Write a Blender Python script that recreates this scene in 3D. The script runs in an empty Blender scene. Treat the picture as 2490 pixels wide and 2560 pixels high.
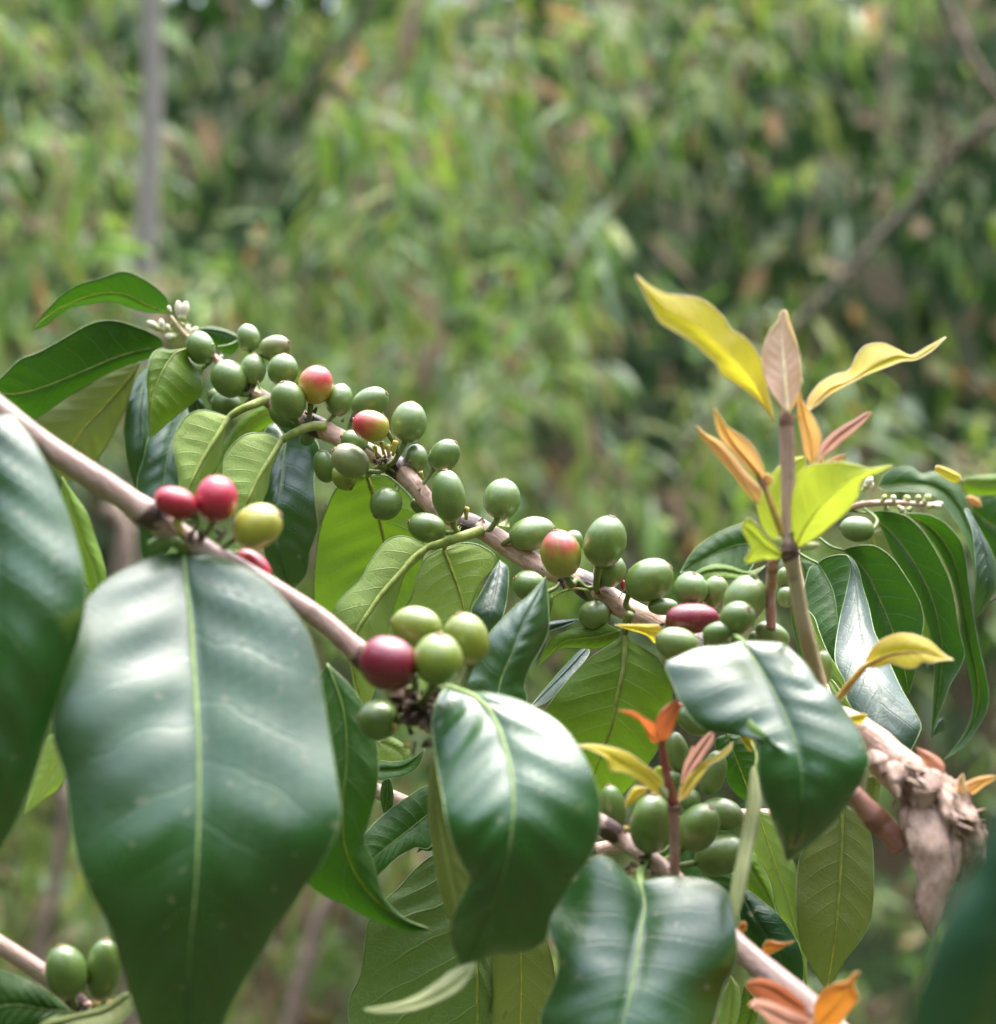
import bpy, math, random
import numpy as np
from mathutils import Vector, noise as mnoise

random.seed(7)
rng = np.random.default_rng(7)
S = bpy.context.scene
C = S.collection
PI = math.pi

# ------------------------------------------------------------------ camera, sky, sun, exposure
CAMZ = 1.5
HFOV = math.radians(30)
K = 2 * math.tan(HFOV / 2) / 2490.0          # metres per photo pixel at one metre
cam_d = bpy.data.cameras.new('camera')
cam = bpy.data.objects.new('camera', cam_d)
C.objects.link(cam)
cam.location = (0, 0, CAMZ)
cam.rotation_euler = (math.radians(90), 0, 0)
cam_d.sensor_fit = 'HORIZONTAL'
cam_d.sensor_width = 36
cam_d.lens = 18 / math.tan(HFOV / 2)
cam_d.clip_start = 0.02
cam_d.clip_end = 3000
cam_d.dof.use_dof = True
cam_d.dof.focus_distance = 0.70
cam_d.dof.aperture_fstop = 7.0
cam_d.dof.aperture_blades = 9
S.camera = cam

SUN_EL, SUN_AZ = math.radians(74), math.radians(35)   # azimuth measured from +Y towards +X
W = bpy.data.worlds.new('World')
S.world = W
W.use_nodes = True
nt = W.node_tree
bg = nt.nodes['Background']
sky = nt.nodes.new('ShaderNodeTexSky')
sky.sky_type = 'NISHITA'
sky.sun_disc = False
sky.sun_elevation = SUN_EL
sky.sun_rotation = SUN_AZ
sky.dust_density = 4.0
sky.air_density = 1.0
hs = nt.nodes.new('ShaderNodeHueSaturation')       # overcast: most of the blue is gone
hs.inputs['Saturation'].default_value = 0.62
nt.links.new(sky.outputs[0], hs.inputs['Color'])
# overcast sky: about three times as bright overhead as at the horizon
wtc = nt.nodes.new('ShaderNodeTexCoord')
wsep = nt.nodes.new('ShaderNodeSeparateXYZ')
nt.links.new(wtc.outputs['Generated'], wsep.inputs[0])
wmr = nt.nodes.new('ShaderNodeMapRange')
for _i, _v in enumerate((0.0, 1.0, 0.42, 1.55)):
    wmr.inputs[_i + 1].default_value = _v
nt.links.new(wsep.outputs[2], wmr.inputs[0])
wsc = nt.nodes.new('ShaderNodeVectorMath')
wsc.operation = 'SCALE'
nt.links.new(hs.outputs[0], wsc.inputs[0])
nt.links.new(wmr.outputs[0], wsc.inputs['Scale'])
nt.links.new(wsc.outputs[0], bg.inputs['Color'])
bg.inputs['Strength'].default_value = 0.15

sd = bpy.data.lights.new('sun', 'SUN')
sd.energy = 0.9
sd.angle = math.radians(70)
sd.color = (1.0, 0.96, 0.9)
sun = bpy.data.objects.new('sun', sd)
C.objects.link(sun)
dirv = Vector((math.sin(SUN_AZ) * math.cos(SUN_EL), math.cos(SUN_AZ) * math.cos(SUN_EL), math.sin(SUN_EL)))
sun.rotation_euler = dirv.to_track_quat('Z', 'Y').to_euler()
sun.location = dirv * 30

S.view_settings.view_transform = 'Standard'
S.view_settings.look = 'None'
S.view_settings.exposure = 2.12
S.view_settings.gamma = 1
S.render.engine = 'CYCLES'
S.cycles.use_denoising = True
S.cycles.max_bounces = 8
S.cycles.transparent_max_bounces = 8

# ------------------------------------------------------------------ pixel zones -> photo pixels -> world
ZN = {'F0': (0, 0, 1.0), 'M': (0, 0, 1.30777), 'A': (0, 640, .47269), 'B': (350, 760, .42017), 'C': (750, 1050, .44643),
      'D': (1550, 660, .4937), 'E': (1300, 1350, .52521), 'F': (0, 1400, .5925), 'G': (700, 1600, .4902),
      'H': (1500, 1700, .51996), 'R': (1950, 1100, .40847), 'K': (800, 1250, .47269), 'L': (0, 2200, .36765),
      'N': (1350, 2000, .47269), 'BL': (0, 0, .65651), 'BR': (1240, 0, .65651)}


def fp(z, p):
    ox, oy, s = ZN[z]
    return np.array([(ox + q[0] * s, oy + q[1] * s) for q in p], float)


DS = 0.0                                     # depth offset of the group of branches being built


def P(x, y, d):
    d = d + DS
    return np.array([(x - 1245) * K * d, d, CAMZ - (y - 1280) * K * d])


def Pn(xy, d):
    xy = np.asarray(xy, float)
    d = np.broadcast_to(np.asarray(d, float), xy.shape[:-1]) + DS
    return np.stack([(xy[..., 0] - 1245) * K * d, d, CAMZ - (xy[..., 1] - 1280) * K * d], -1)


# ------------------------------------------------------------------ object helpers (no rotation anywhere: world = sum of locations)
WL = {}


def link(name, parent, origin):
    pass


def mesh_obj(name, V, F, mats, parent=None, uv=None, mi=None, attr=None, origin=None, smooth=True):
    V = np.asarray(V, float)
    if origin is None:
        origin = V.mean(0)
    origin = np.asarray(origin, float)
    me = bpy.data.meshes.new(name)
    me.from_pydata((V - origin).tolist(), [], [tuple(int(i) for i in f) for f in F])
    if not isinstance(mats, (list, tuple)):
        mats = [mats]
    for m in mats:
        me.materials.append(m)
    if mi is not None:
        me.polygons.foreach_set('material_index', np.asarray(mi, np.int32))
    if smooth:
        me.polygons.foreach_set('use_smooth', np.ones(len(me.polygons), bool))
    if uv is not None:
        ul = me.uv_layers.new(name='UVMap')
        li = np.empty(len(me.loops), np.int32)
        me.loops.foreach_get('vertex_index', li)
        ul.data.foreach_set('uv', np.asarray(uv, np.float32)[li].ravel())
    if attr is not None:
        for k, a in attr.items():
            at = me.attributes.new(k, 'FLOAT', 'POINT')
            at.data.foreach_set('value', np.asarray(a, np.float32))
    me.update()
    o = bpy.data.objects.new(name, me)
    C.objects.link(o)
    po = np.zeros(3)
    if parent is not None:
        o.parent = parent
        po = WL[parent.name]
    o.location = Vector(origin - po)
    WL[o.name] = origin
    return o


def thing(name, label, cat, loc, group=None):
    o = bpy.data.objects.new(name, None)
    o.empty_display_size = 0.02
    C.objects.link(o)
    o.location = Vector(loc)
    WL[o.name] = np.asarray(loc, float)
    return tag(o, label, cat, group)


def tag(o, label=None, cat=None, group=None, kind=None):
    if label:
        o['label'] = label
    if cat:
        o['category'] = cat
    if group:
        o['group'] = group
    if kind:
        o['kind'] = kind
    return o


def merge(parts):
    """parts: list of (V, F, uv or None, mat index, attr or None)"""
    Vs, Fs, U, M, A = [], [], [], [], []
    n = 0
    for V, F, uv, m, a in parts:
        V = np.asarray(V, float)
        Vs.append(V)
        Fs += [tuple(i + n for i in f) for f in F]
        U.append(np.zeros((len(V), 2)) if uv is None else np.asarray(uv, float))
        M += [m] * len(F)
        A.append(np.zeros(len(V)) if a is None else np.asarray(a, float))
        n += len(V)
    return np.concatenate(Vs), Fs, np.concatenate(U), M, np.concatenate(A)


def spline(pts, n, closed=False):
    """Catmull-Rom through pts, resampled evenly by arc length"""
    p = np.asarray(pts, float)
    if len(p) == 2:
        t = np.linspace(0, 1, n)[:, None]
        return p[0] * (1 - t) + p[1] * t
    q = np.vstack([2 * p[0] - p[1], p, 2 * p[-1] - p[-2]])
    out = []
    for i in range(1, len(q) - 2):
        a, b, c, d = q[i - 1], q[i], q[i + 1], q[i + 2]
        for t in np.linspace(0, 1, 14, endpoint=False):
            out.append(.5 * ((2 * b) + (-a + c) * t + (2 * a - 5 * b + 4 * c - d) * t * t + (-a + 3 * b - 3 * c + d) * t ** 3))
    out.append(p[-1])
    out = np.array(out)
    s = np.r_[0, np.cumsum(np.linalg.norm(np.diff(out, axis=0), axis=1))]
    u = np.linspace(0, s[-1], n)
    return np.stack([np.interp(u, s, out[:, k]) for k in range(out.shape[1])], 1)


def tube(path, rad, seg=12, wob=0.0, caps=True, seed=0, freq=60):
    """tube along path (n,3) with radius per point: V, F, uv"""
    path = np.asarray(path, float)
    n = len(path)
    rad = np.broadcast_to(np.asarray(rad, float), (n,)).copy()
    T = np.gradient(path, axis=0)
    T /= np.linalg.norm(T, axis=1)[:, None] + 1e-12
    ref = np.array([0, 0, 1.0])
    if abs(T[0] @ ref) > .9:
        ref = np.array([1.0, 0, 0])
    N = np.cross(T[0], ref)
    N /= np.linalg.norm(N)
    V, U = [], []
    L = np.r_[0, np.cumsum(np.linalg.norm(np.diff(path, axis=0), axis=1))]
    for i in range(n):
        N = N - T[i] * (N @ T[i])
        N /= np.linalg.norm(N) + 1e-12
        B = np.cross(T[i], N)
        for j in range(seg):
            a = 2 * PI * j / seg
            d = N * math.cos(a) + B * math.sin(a)
            r = rad[i]
            if wob:
                q = path[i] * freq + d * 1.3
                r *= 1 + wob * mnoise.noise(Vector((q[0] + seed, q[1], q[2])))
            V.append(path[i] + d * r)
            U.append((j / seg, L[i]))
    F = []
    for i in range(n - 1):
        for j in range(seg):
            k = (j + 1) % seg
            F.append((i * seg + j, i * seg + k, (i + 1) * seg + k, (i + 1) * seg + j))
    if caps:
        V += [path[0], path[-1]]
        U += [(0, 0), (0, L[-1])]
        a, b = len(V) - 2, len(V) - 1
        for j in range(seg):
            k = (j + 1) % seg
            F.append((a, k, j))
            F.append((b, (n - 1) * seg + j, (n - 1) * seg + k))
    return np.array(V), F, np.array(U)


def lathe(c, ax, prof, seg=20, squash=0.0, ph=0.0):
    """prof: (height, radius) along axis ax from c: V, F, uv(angle, t)"""
    ax = np.asarray(ax, float)
    ax /= np.linalg.norm(ax)
    ref = np.array([0, 1.0, 0]) if abs(ax[1]) < .9 else np.array([1.0, 0, 0])
    N = np.cross(ax, ref)
    N /= np.linalg.norm(N)
    B = np.cross(ax, N)
    V, U = [], []
    m = len(prof)
    for i, (h, r) in enumerate(prof):
        for j in range(seg):
            a = 2 * PI * j / seg
            rr = r * (1 + squash * math.cos(2 * (a - ph)))
            V.append(c + ax * h + (N * math.cos(a) + B * math.sin(a)) * rr)
            U.append((j / seg, i / (m - 1)))
    F = []
    for i in range(m - 1):
        for j in range(seg):
            k = (j + 1) % seg
            F.append((i * seg + j, i * seg + k, (i + 1) * seg + k, (i + 1) * seg + j))
    F.append(tuple(range(seg - 1, -1, -1)))
    F.append(tuple((m - 1) * seg + j for j in range(seg)))
    return np.array(V), F, np.array(U)


# ------------------------------------------------------------------ materials
class NB:
    def __init__(self, name):
        self.m = bpy.data.materials.new(name)
        self.m.use_nodes = True
        self.t = self.m.node_tree
        self.b = self.t.nodes['Principled BSDF']
        self.out = self.t.nodes['Material Output']

    def n(self, typ, **kw):
        nd = self.t.nodes.new('ShaderNode' + typ)
        for k, v in kw.items():
            setattr(nd, k, v)
        return nd

    def l(self, a, b):
        self.t.links.new(a, b)

    def val(self, x, sock):
        if isinstance(x, (int, float)):
            sock.default_value = x
        else:
            self.l(x, sock)

    def math(self, op, a, b=0.0, clamp=False):
        nd = self.n('Math', operation=op, use_clamp=clamp)
        self.val(a, nd.inputs[0])
        self.val(b, nd.inputs[1])
        return nd.outputs[0]

    def ramp(self, x, lo, hi, a=0.0, b=1.0):
        nd = self.n('MapRange', interpolation_type='SMOOTHSTEP')
        self.val(x, nd.inputs[0])
        for i, v in enumerate((lo, hi, a, b)):
            nd.inputs[i + 1].default_value = v
        return nd.outputs[0]

    def mix(self, f, a, b, blend='MIX'):
        nd = self.n('Mix', data_type='RGBA', blend_type=blend)
        self.val(f, nd.inputs[0])
        for x, s in ((a, nd.inputs[6]), (b, nd.inputs[7])):
            if isinstance(x, (tuple, list)):
                s.default_value = (*x[:3], 1)
            else:
                self.l(x, s)
        return nd.outputs[2]

    def noise(self, vec, scale, detail=2.0, rough=.5, out=0):
        nd = self.n('TexNoise')
        nd.inputs['Scale'].default_value = scale
        nd.inputs['Detail'].default_value = detail
        nd.inputs['Roughness'].default_value = rough
        if vec is not None:
            self.l(vec, nd.inputs['Vector'])
        return nd.outputs[out]

    def mapping(self, vec, scale=(1, 1, 1), loc=None):
        nd = self.n('Mapping')
        nd.inputs['Scale'].default_value = scale
        self.l(vec, nd.inputs['Vector'])
        if loc is not None:
            self.l(loc, nd.inputs['Location'])
        return nd.outputs[0]

    def bump(self, h, strength, dist, normal=None):
        nd = self.n('Bump')
        nd.inputs['Strength'].default_value = strength
        nd.inputs['Distance'].default_value = dist
        self.l(h, nd.inputs['Height'])
        if normal is not None:
            self.l(normal, nd.inputs['Normal'])
        return nd.outputs[0]


def leaf_mat(name, top, under, trans, vein_top, vein_under, rough=.3, spec=.6, rough_u=.5, spec_u=.3,
             tmix=.35, tip=None, base=None, spots=0.5, veins=9.0, bump=1.0, coat=0.0, va=.35, net_b=.2):
    b = NB(name)
    uv = b.n('UVMap').outputs[0]
    sep = b.n('SeparateXYZ')
    b.l(uv, sep.inputs[0])
    u, v = sep.outputs[0], sep.outputs[1]
    geo = b.n('NewGeometry')
    back = geo.outputs['Backfacing']
    info = b.n('ObjectInfo')
    rnd = info.outputs['Random']
    tex = b.n('TexCoord').outputs['Object']
    a0 = b.math('SUBTRACT', u, .5)
    a = b.math('MULTIPLY', b.math('ABSOLUTE', a0), 2.0)
    wob = b.math('MULTIPLY', b.math('SUBTRACT', b.noise(tex, 60, 1), .5), .5)
    side = b.math('MULTIPLY', b.math('SIGN', a0), .18)
    w = b.math('ADD', b.math('SUBTRACT', b.math('MULTIPLY', v, veins), b.math('MULTIPLY', b.math('POWER', a, 1.15), 1.5)), b.math('ADD', wob, side))
    fr = b.math('ABSOLUTE', b.math('SUBTRACT', b.math('FRACT', w), .5))      # 0 on a vein, .5 between two
    fade = b.ramp(a, .98, .55)
    vein = b.math('MULTIPLY', b.ramp(fr, .055, .012), fade)
    vor = b.n('TexVoronoi', feature='DISTANCE_TO_EDGE')
    vor.inputs['Scale'].default_value = 300
    wv = b.n('VectorMath', operation='SCALE')
    b.l(b.noise(tex, 140, 2, .5, 1), wv.inputs[0])
    wv.inputs['Scale'].default_value = .006
    wa = b.n('VectorMath', operation='ADD')
    b.l(tex, wa.inputs[0])
    b.l(wv.outputs[0], wa.inputs[1])
    b.l(wa.outputs[0], vor.inputs['Vector'])
    net = b.ramp(vor.outputs[0], .10, .0)
    # colour of the blade
    nz = b.noise(tex, 28, 3)
    var = b.ramp(nz, .3, .7, .78, 1.22)
    var = b.math('MULTIPLY', var, b.math('ADD', b.math('MULTIPLY', rnd, .35), .83))
    def side_col(col, veinc, netamt, veinamt):
        c = col
        if tip is not None:
            c = b.mix(b.ramp(v, .35, 1.0), c, tip)
        if base is not None:
            c = b.mix(b.ramp(v, .45, .0), c, base)
        sc = b.n('VectorMath', operation='SCALE')
        if isinstance(c, (tuple, list)):
            sc.inputs[0].default_value = c[:3]
        else:
            b.l(c, sc.inputs[0])
        b.l(var, sc.inputs['Scale'])
        c = b.mix(b.math('MULTIPLY', net, netamt), sc.outputs[0], veinc)
        return b.mix(b.math('MULTIPLY', vein, veinamt), c, veinc)
    ct = side_col(top, vein_top, .05, va)
    cu = side_col(under, vein_under, .14, .6)
    # yellow flecks and small brown specks on old leaves
    if spots:
        f1 = b.ramp(b.noise(tex, 55, 1.5), .70, .78)
        ct = b.mix(b.math('MULTIPLY', f1, spots), ct, (.20, .22, .02))
        f2 = b.ramp(b.noise(tex, 260, 0), .79, .83)
        ct = b.mix(b.math('MULTIPLY', f2, min(1, spots * 1.5)), ct, (.22, .20, .12))
        cu = b.mix(b.math('MULTIPLY', f2, spots), cu, (.10, .07, .02))
    col = b.mix(back, ct, cu)
    b.l(col, b.b.inputs['Base Color'])
    mixr = b.n('Mix', data_type='FLOAT')
    b.l(back, mixr.inputs[0])
    b.val(b.ramp(b.noise(tex, 90, 3), .3, .75, rough * .8, rough * 1.35), mixr.inputs[2])
    mixr.inputs[3].default_value = rough_u
    b.l(mixr.outputs[0], b.b.inputs['Roughness'])
    mixs = b.n('Mix', data_type='FLOAT')
    b.l(back, mixs.inputs[0])
    mixs.inputs[2].default_value = spec
    mixs.inputs[3].default_value = spec_u
    b.l(mixs.outputs[0], b.b.inputs['Specular IOR Level'])
    b.l(b.math('MULTIPLY', b.math('SUBTRACT', 1.0, back), coat), b.b.inputs['Coat Weight'])
    b.b.inputs['Coat Roughness'].default_value = rough * .8
    h = b.math('ADD', b.math('MULTIPLY', vein, -.55), b.math('MULTIPLY', net, -net_b))
    h = b.math('ADD', h, b.math('ADD', b.math('MULTIPLY', b.noise(tex, 120, 2), .6), b.math('MULTIPLY', b.noise(tex, 48, 2), 2.2)))
    nrm = b.bump(h, .45 * bump, .0006)
    b.l(nrm, b.b.inputs['Normal'])
    tr = b.n('BsdfTranslucent')
    tcol = b.mix(b.math('MULTIPLY', vein, .4), trans, tuple(x * .6 for x in trans))
    if tip is not None:
        tcol = b.mix(b.ramp(v, .35, 1.0), tcol, tuple(min(1, x * 1.2) for x in tip))
    b.l(tcol, tr.inputs['Color'])
    ms = b.n('MixShader')
    ms.inputs[0].default_value = tmix
    b.l(b.b.outputs[0], ms.inputs[1])
    b.l(tr.outputs[0], ms.inputs[2])
    b.l(ms.outputs[0], b.out.inputs['Surface'])
    return b.m


def plain(name, col, rough=.5, spec=.4, var=.25, scale=300, bump=.2, sub=0):
    b = NB(name)
    tex = b.n('TexCoord').outputs['Object']
    nz = b.ramp(b.noise(tex, scale, 3), .25, .75, 1 - var, 1 + var)
    sc = b.n('VectorMath', operation='SCALE')
    sc.inputs[0].default_value = col
    b.l(nz, sc.inputs['Scale'])
    b.l(sc.outputs[0], b.b.inputs['Base Color'])
    b.b.inputs['Roughness'].default_value = rough
    b.b.inputs['Specular IOR Level'].default_value = spec
    if sub:
        b.b.inputs['Subsurface Weight'].default_value = sub
        b.b.inputs['Subsurface Scale'].default_value = .003
        b.b.inputs['Subsurface Radius'].default_value = (1, .9, .4)
    if bump:
        b.l(b.bump(b.noise(tex, scale * 2, 3), bump, .0005), b.b.inputs['Normal'])
    return b.m


GT, GU, GTR = (.0075, .061, .0035), (.125, .215, .050), (.08, .22, .015)
LM = {
    'green': leaf_mat('coffee_leaf_mature', GT, GU, GTR, (.05, .12, .03), (.20, .30, .09), rough=.34, spec=.9, tmix=.045, coat=.68, bump=.55, va=.2, spots=.28),
    'dark': leaf_mat('coffee_leaf_dark', (.010, .042, .012), (.026, .075, .012), (.06, .19, .008), (.03, .09, .02), (.09, .17, .05), rough=.33, spec=.55, tmix=.22),
    'grey': leaf_mat('coffee_leaf_waxy', (.020, .060, .032), (.09, .17, .04), (.10, .26, .02), (.05, .11, .05), (.16, .25, .07), rough=.42, spec=1.0, tmix=.15, bump=1.6, spots=.25, coat=.35, net_b=.1),
    'pale': leaf_mat('coffee_leaf_pale', (.04, .11, .03), (.27, .37, .10), (.26, .42, .05), (.10, .2, .05), (.36, .45, .16), rough=.3, tmix=.26, spots=.3),
    'ygreen': leaf_mat('coffee_leaf_yellow_green', (.05, .13, .02), (.115, .205, .024), (.17, .32, .015), (.12, .2, .03), (.27, .36, .08), tmix=.30, spots=.3),
    'olive': leaf_mat('coffee_leaf_olive', (.05, .09, .02), (.15, .19, .05), (.16, .22, .03), (.10, .14, .03), (.18, .21, .07), tmix=.24, spots=.8),
    'yellow': leaf_mat('young_leaf_yellow', (.44, .38, .03), (.48, .41, .045), (.74, .66, .04), (.34, .27, .03), (.36, .30, .03), rough=.4, tmix=.5, base=(.52, .30, .07), spots=0, bump=.5),
    'lime': leaf_mat('young_leaf_lime', (.32, .42, .03), (.40, .48, .045), (.48, .58, .05), (.22, .34, .02), (.3, .42, .04), rough=.4, tmix=.45, spots=0, bump=.5),
    'orange': leaf_mat('young_leaf_orange', (.56, .31, .12), (.62, .36, .15), (.78, .44, .14), (.40, .20, .08), (.55, .32, .14), rough=.4, tmix=.4, spots=0, bump=.5, tip=(.62, .36, .08)),
    'rust': leaf_mat('young_leaf_rust', (.40, .10, .035), (.42, .12, .045), (.62, .16, .04), (.38, .14, .07), (.4, .2, .1), rough=.3, spec=.7, tmix=.35, spots=0, bump=.5),
    'pink': leaf_mat('young_leaf_pink', (.50, .25, .17), (.48, .24, .17), (.70, .32, .18), (.46, .28, .17), (.5, .3, .2), rough=.36, tmix=.3, spots=0, bump=.5),
    'bud': leaf_mat('young_leaf_bud', (.58, .40, .31), (.54, .35, .22), (.65, .40, .16), (.74, .64, .46), (.62, .50, .30), rough=.36, tmix=.25, spots=0, bump=.8, va=.8, tip=(.56, .40, .24)),
    'dull': leaf_mat('coffee_leaf_dull_underside', (.03, .09, .03), (.125, .195, .060), (.12, .22, .03), (.08, .16, .04), (.27, .34, .14), rough=.4, tmix=.14, spots=.3, bump=1.4),
    'amber': leaf_mat('young_leaf_amber', (.50, .19, .035), (.54, .21, .04), (.70, .26, .03), (.36, .14, .04), (.42, .2, .06), rough=.4, tmix=.35, spots=0, bump=.5),
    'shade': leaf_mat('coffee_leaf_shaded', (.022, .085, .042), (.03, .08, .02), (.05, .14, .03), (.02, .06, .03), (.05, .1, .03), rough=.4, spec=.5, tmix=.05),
    'cream': leaf_mat('coffee_leaf_cream', (.34, .38, .16), (.42, .46, .22), (.45, .5, .15), (.4, .42, .2), (.48, .5, .28), rough=.45, tmix=.3, spots=.3),
}
RIM = {
    'green': plain('leaf_margin', (.22, .30, .13), .4), 'yellow': plain('leaf_margin_young', (.60, .40, .20), .4, sub=.6),
    'rust': plain('leaf_margin_rust', (.46, .22, .10), .4),
}
for k in ('dark', 'pale', 'ygreen', 'olive', 'cream', 'grey', 'shade', 'dull'):
    RIM[k] = RIM['green']
RIM['lime'] = plain('leaf_margin_lime', (.50, .50, .14), .4, sub=.6)
for k in ('orange', 'bud', 'amber'):
    RIM[k] = RIM['yellow']
RIM['pink'] = RIM['rust']
RIB = {
    'green': plain('leaf_midrib', (.21, .31, .10), .45, sub=.35), 'pale': plain('leaf_midrib_pale', (.27, .33, .08), .45, sub=.35),
    'yellow': plain('leaf_midrib_young', (.48, .34, .10), .45, sub=.35), 'rust': plain('leaf_midrib_rust', (.36, .17, .08), .4, sub=.35),
    'lime': plain('leaf_midrib_lime', (.36, .42, .06), .45, sub=.35),
}
RIB['dark'] = plain('leaf_midrib_dark', (.08, .15, .03), .45, sub=.35)
RIB['shade'] = RIB['dark']
RIB['dull'] = RIB['pale']
RIB['ygreen'] = plain('leaf_midrib_olive', (.20, .25, .06), .45, sub=.35)
RIB['grey'] = plain('leaf_midrib_grey', (.10, .17, .08), .45, sub=.35)
RIB['olive'] = RIB['ygreen']
RIB['cream'] = RIB['pale']
RIB['bud'] = plain('leaf_midrib_bud', (.74, .64, .42), .45, sub=.35)
for k in ('orange', 'pink'):
    RIB[k] = RIB['rust']
RIB['orange'] = RIB['yellow']
RIB['amber'] = RIB['rust']


def bark(name, c1, c2, scar, rough=.5, coat=0.0):
    b = NB(name)
    uv = b.n('UVMap').outputs[0]
    tex = b.n('TexCoord').outputs['Object']
    st = b.noise(b.mapping(uv, (5, 60, 1)), 4, 4, .6)
    st2 = b.noise(tex, 120, 4, .65)
    c = b.mix(b.ramp(st, .35, .65), c1, c2)
    c = b.mix(b.math('MULTIPLY', b.ramp(st2, .54, .68), .7), c, tuple(x * .45 for x in c2))
    c = b.mix(b.math('MULTIPLY', b.ramp(b.noise(tex, 75, 3), .55, .68), .45), c, (.78, .60, .50))
    at = b.n('Attribute', attribute_name='scar')
    sc = b.math('ADD', at.outputs['Fac'], b.math('MULTIPLY', b.math('SUBTRACT', b.noise(tex, 330, 4), .5), 1.1))
    c = b.mix(b.ramp(sc, .45, .75), c, scar)
    b.l(c, b.b.inputs['Base Color'])
    b.b.inputs['Roughness'].default_value = rough
    b.b.inputs['Specular IOR Level'].default_value = .45
    h = b.math('ADD', b.noise(b.mapping(uv, (9, 40, 1)), 6, 4, .6), b.math('MULTIPLY', b.noise(tex, 500, 4), .7))
    b.l(b.bump(h, .8, .0009), b.b.inputs['Normal'])
    b.b.inputs['Coat Weight'].default_value = coat
    b.b.inputs['Coat Roughness'].default_value = .3
    return b.m


M_BARK = bark('branch_bark', (.70, .46, .36), (.54, .32, .23), (.045, .022, .022), .45, .35)
M_BARK2 = bark('branch_bark_smooth', (.66, .45, .385), (.52, .33, .28), (.07, .03, .025), .34, .7)
M_TWIG = bark('young_stem_bark', (.62, .50, .30), (.54, .41, .23), (.16, .08, .06), .42)
M_TWIGP = bark('young_stem_purple', (.62, .44, .38), (.50, .33, .29), (.30, .17, .16), .42)
M_TWIGR = bark('young_stem_pink', (.50, .27, .22), (.42, .20, .16), (.26, .12, .08), .4)
M_WOOD = bark('old_wood', (.46, .33, .25), (.26, .17, .12), (.06, .04, .03), .75)
M_FLAKE = bark('peeling_bark', (.66, .48, .39), (.48, .31, .24), (.14, .07, .05), .65)
M_STALK = plain('fruit_stalk', (.15, .20, .06), .45)
M_CROWN = plain('fruit_crown', (.20, .13, .06), .6, var=.5, scale=900)
M_BRACT = plain('dry_bract', (.07, .045, .03), .7, var=.5, scale=600)
M_STUB = plain('spent_flower', (.42, .36, .08), .45)
M_STUBTIP = plain('spent_flower_tip', (.30, .17, .07), .6)
M_PETAL = plain('flower_petal', (.70, .66, .50), .5, var=.08, sub=.1)
M_BUDG = plain('flower_bud_green', (.42, .46, .20), .5)


def cherry_mat(name, cg, cr=None, lo=.3, hi=.7, coat=.75, rough=.33, streak=1.0):
    """cg near the stalk, cr near the tip, streaked border"""
    b = NB(name)
    uv = b.n('UVMap').outputs[0]
    sep = b.n('SeparateXYZ')
    b.l(uv, sep.inputs[0])
    ang, v = sep.outputs[0], sep.outputs[1]
    tex = b.n('TexCoord').outputs['Object']
    rnd = b.n('ObjectInfo').outputs['Random']
    c = b.mix(b.math('MULTIPLY', rnd, .8), cg, (cg[0] * 1.22, cg[1] * 1.04, cg[2] * .9))
    ca = b.n('CombineXYZ')
    b.l(b.math('SINE', b.math('MULTIPLY', ang, 2 * PI)), ca.inputs[0])
    b.l(b.math('COSINE', b.math('MULTIPLY', ang, 2 * PI)), ca.inputs[1])
    b.l(b.math('MULTIPLY', v, .35), ca.inputs[2])
    st = b.noise(ca.outputs[0], 9, 4, .65)                    # longitudinal streaks
    c = b.mix(b.math('MULTIPLY', b.ramp(st, .45, .7), .35), c, tuple(min(1, x * 1.35) for x in cg))
    c = b.mix(b.math('MULTIPLY', b.ramp(b.noise(tex, 260, 4, .65), .46, .70), .42), c, tuple(x * .55 for x in cg))
    c = b.mix(b.math('MULTIPLY', b.ramp(b.noise(tex, 1100, 1), .66, .74), .30), c, (.34, .36, .20))
    c = b.mix(b.math('MULTIPLY', b.ramp(b.noise(tex, 190, 2), .69, .75), .5), c, (.16, .11, .05))
    if cr is not None:
        f = b.math('ADD', v, b.math('MULTIPLY', b.math('SUBTRACT', st, .5), .55 * streak))
        f = b.math('ADD', f, b.math('MULTIPLY', b.math('SUBTRACT', b.noise(tex, 70, 2), .5), .9))
        c = b.mix(b.ramp(f, lo, hi), c, cr)
    # brown scurf round the tip
    sc = b.math('ADD', v, b.math('MULTIPLY', b.math('SUBTRACT', b.noise(tex, 600, 4), .5), .35))
    c = b.mix(b.math('MULTIPLY', b.ramp(sc, .90, 1.02), .75), c, (.22, .15, .07))
    b.l(c, b.b.inputs['Base Color'])
    b.l(b.ramp(b.noise(tex, 250, 3), .3, .7, rough * .85, rough * 1.3), b.b.inputs['Roughness'])
    b.b.inputs['Specular IOR Level'].default_value = .8
    b.b.inputs['Coat Weight'].default_value = coat
    b.b.inputs['Coat Roughness'].default_value = .42
    b.b.inputs['Subsurface Weight'].default_value = .12
    b.b.inputs['Subsurface Radius'].default_value = (1, .8, .3)
    b.b.inputs['Subsurface Scale'].default_value = .0015
    h = b.math('ADD', b.noise(tex, 350, 3), b.math('MULTIPLY', st, .8))
    b.l(b.bump(h, .22, .0006), b.b.inputs['Normal'])
    return b.m


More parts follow.
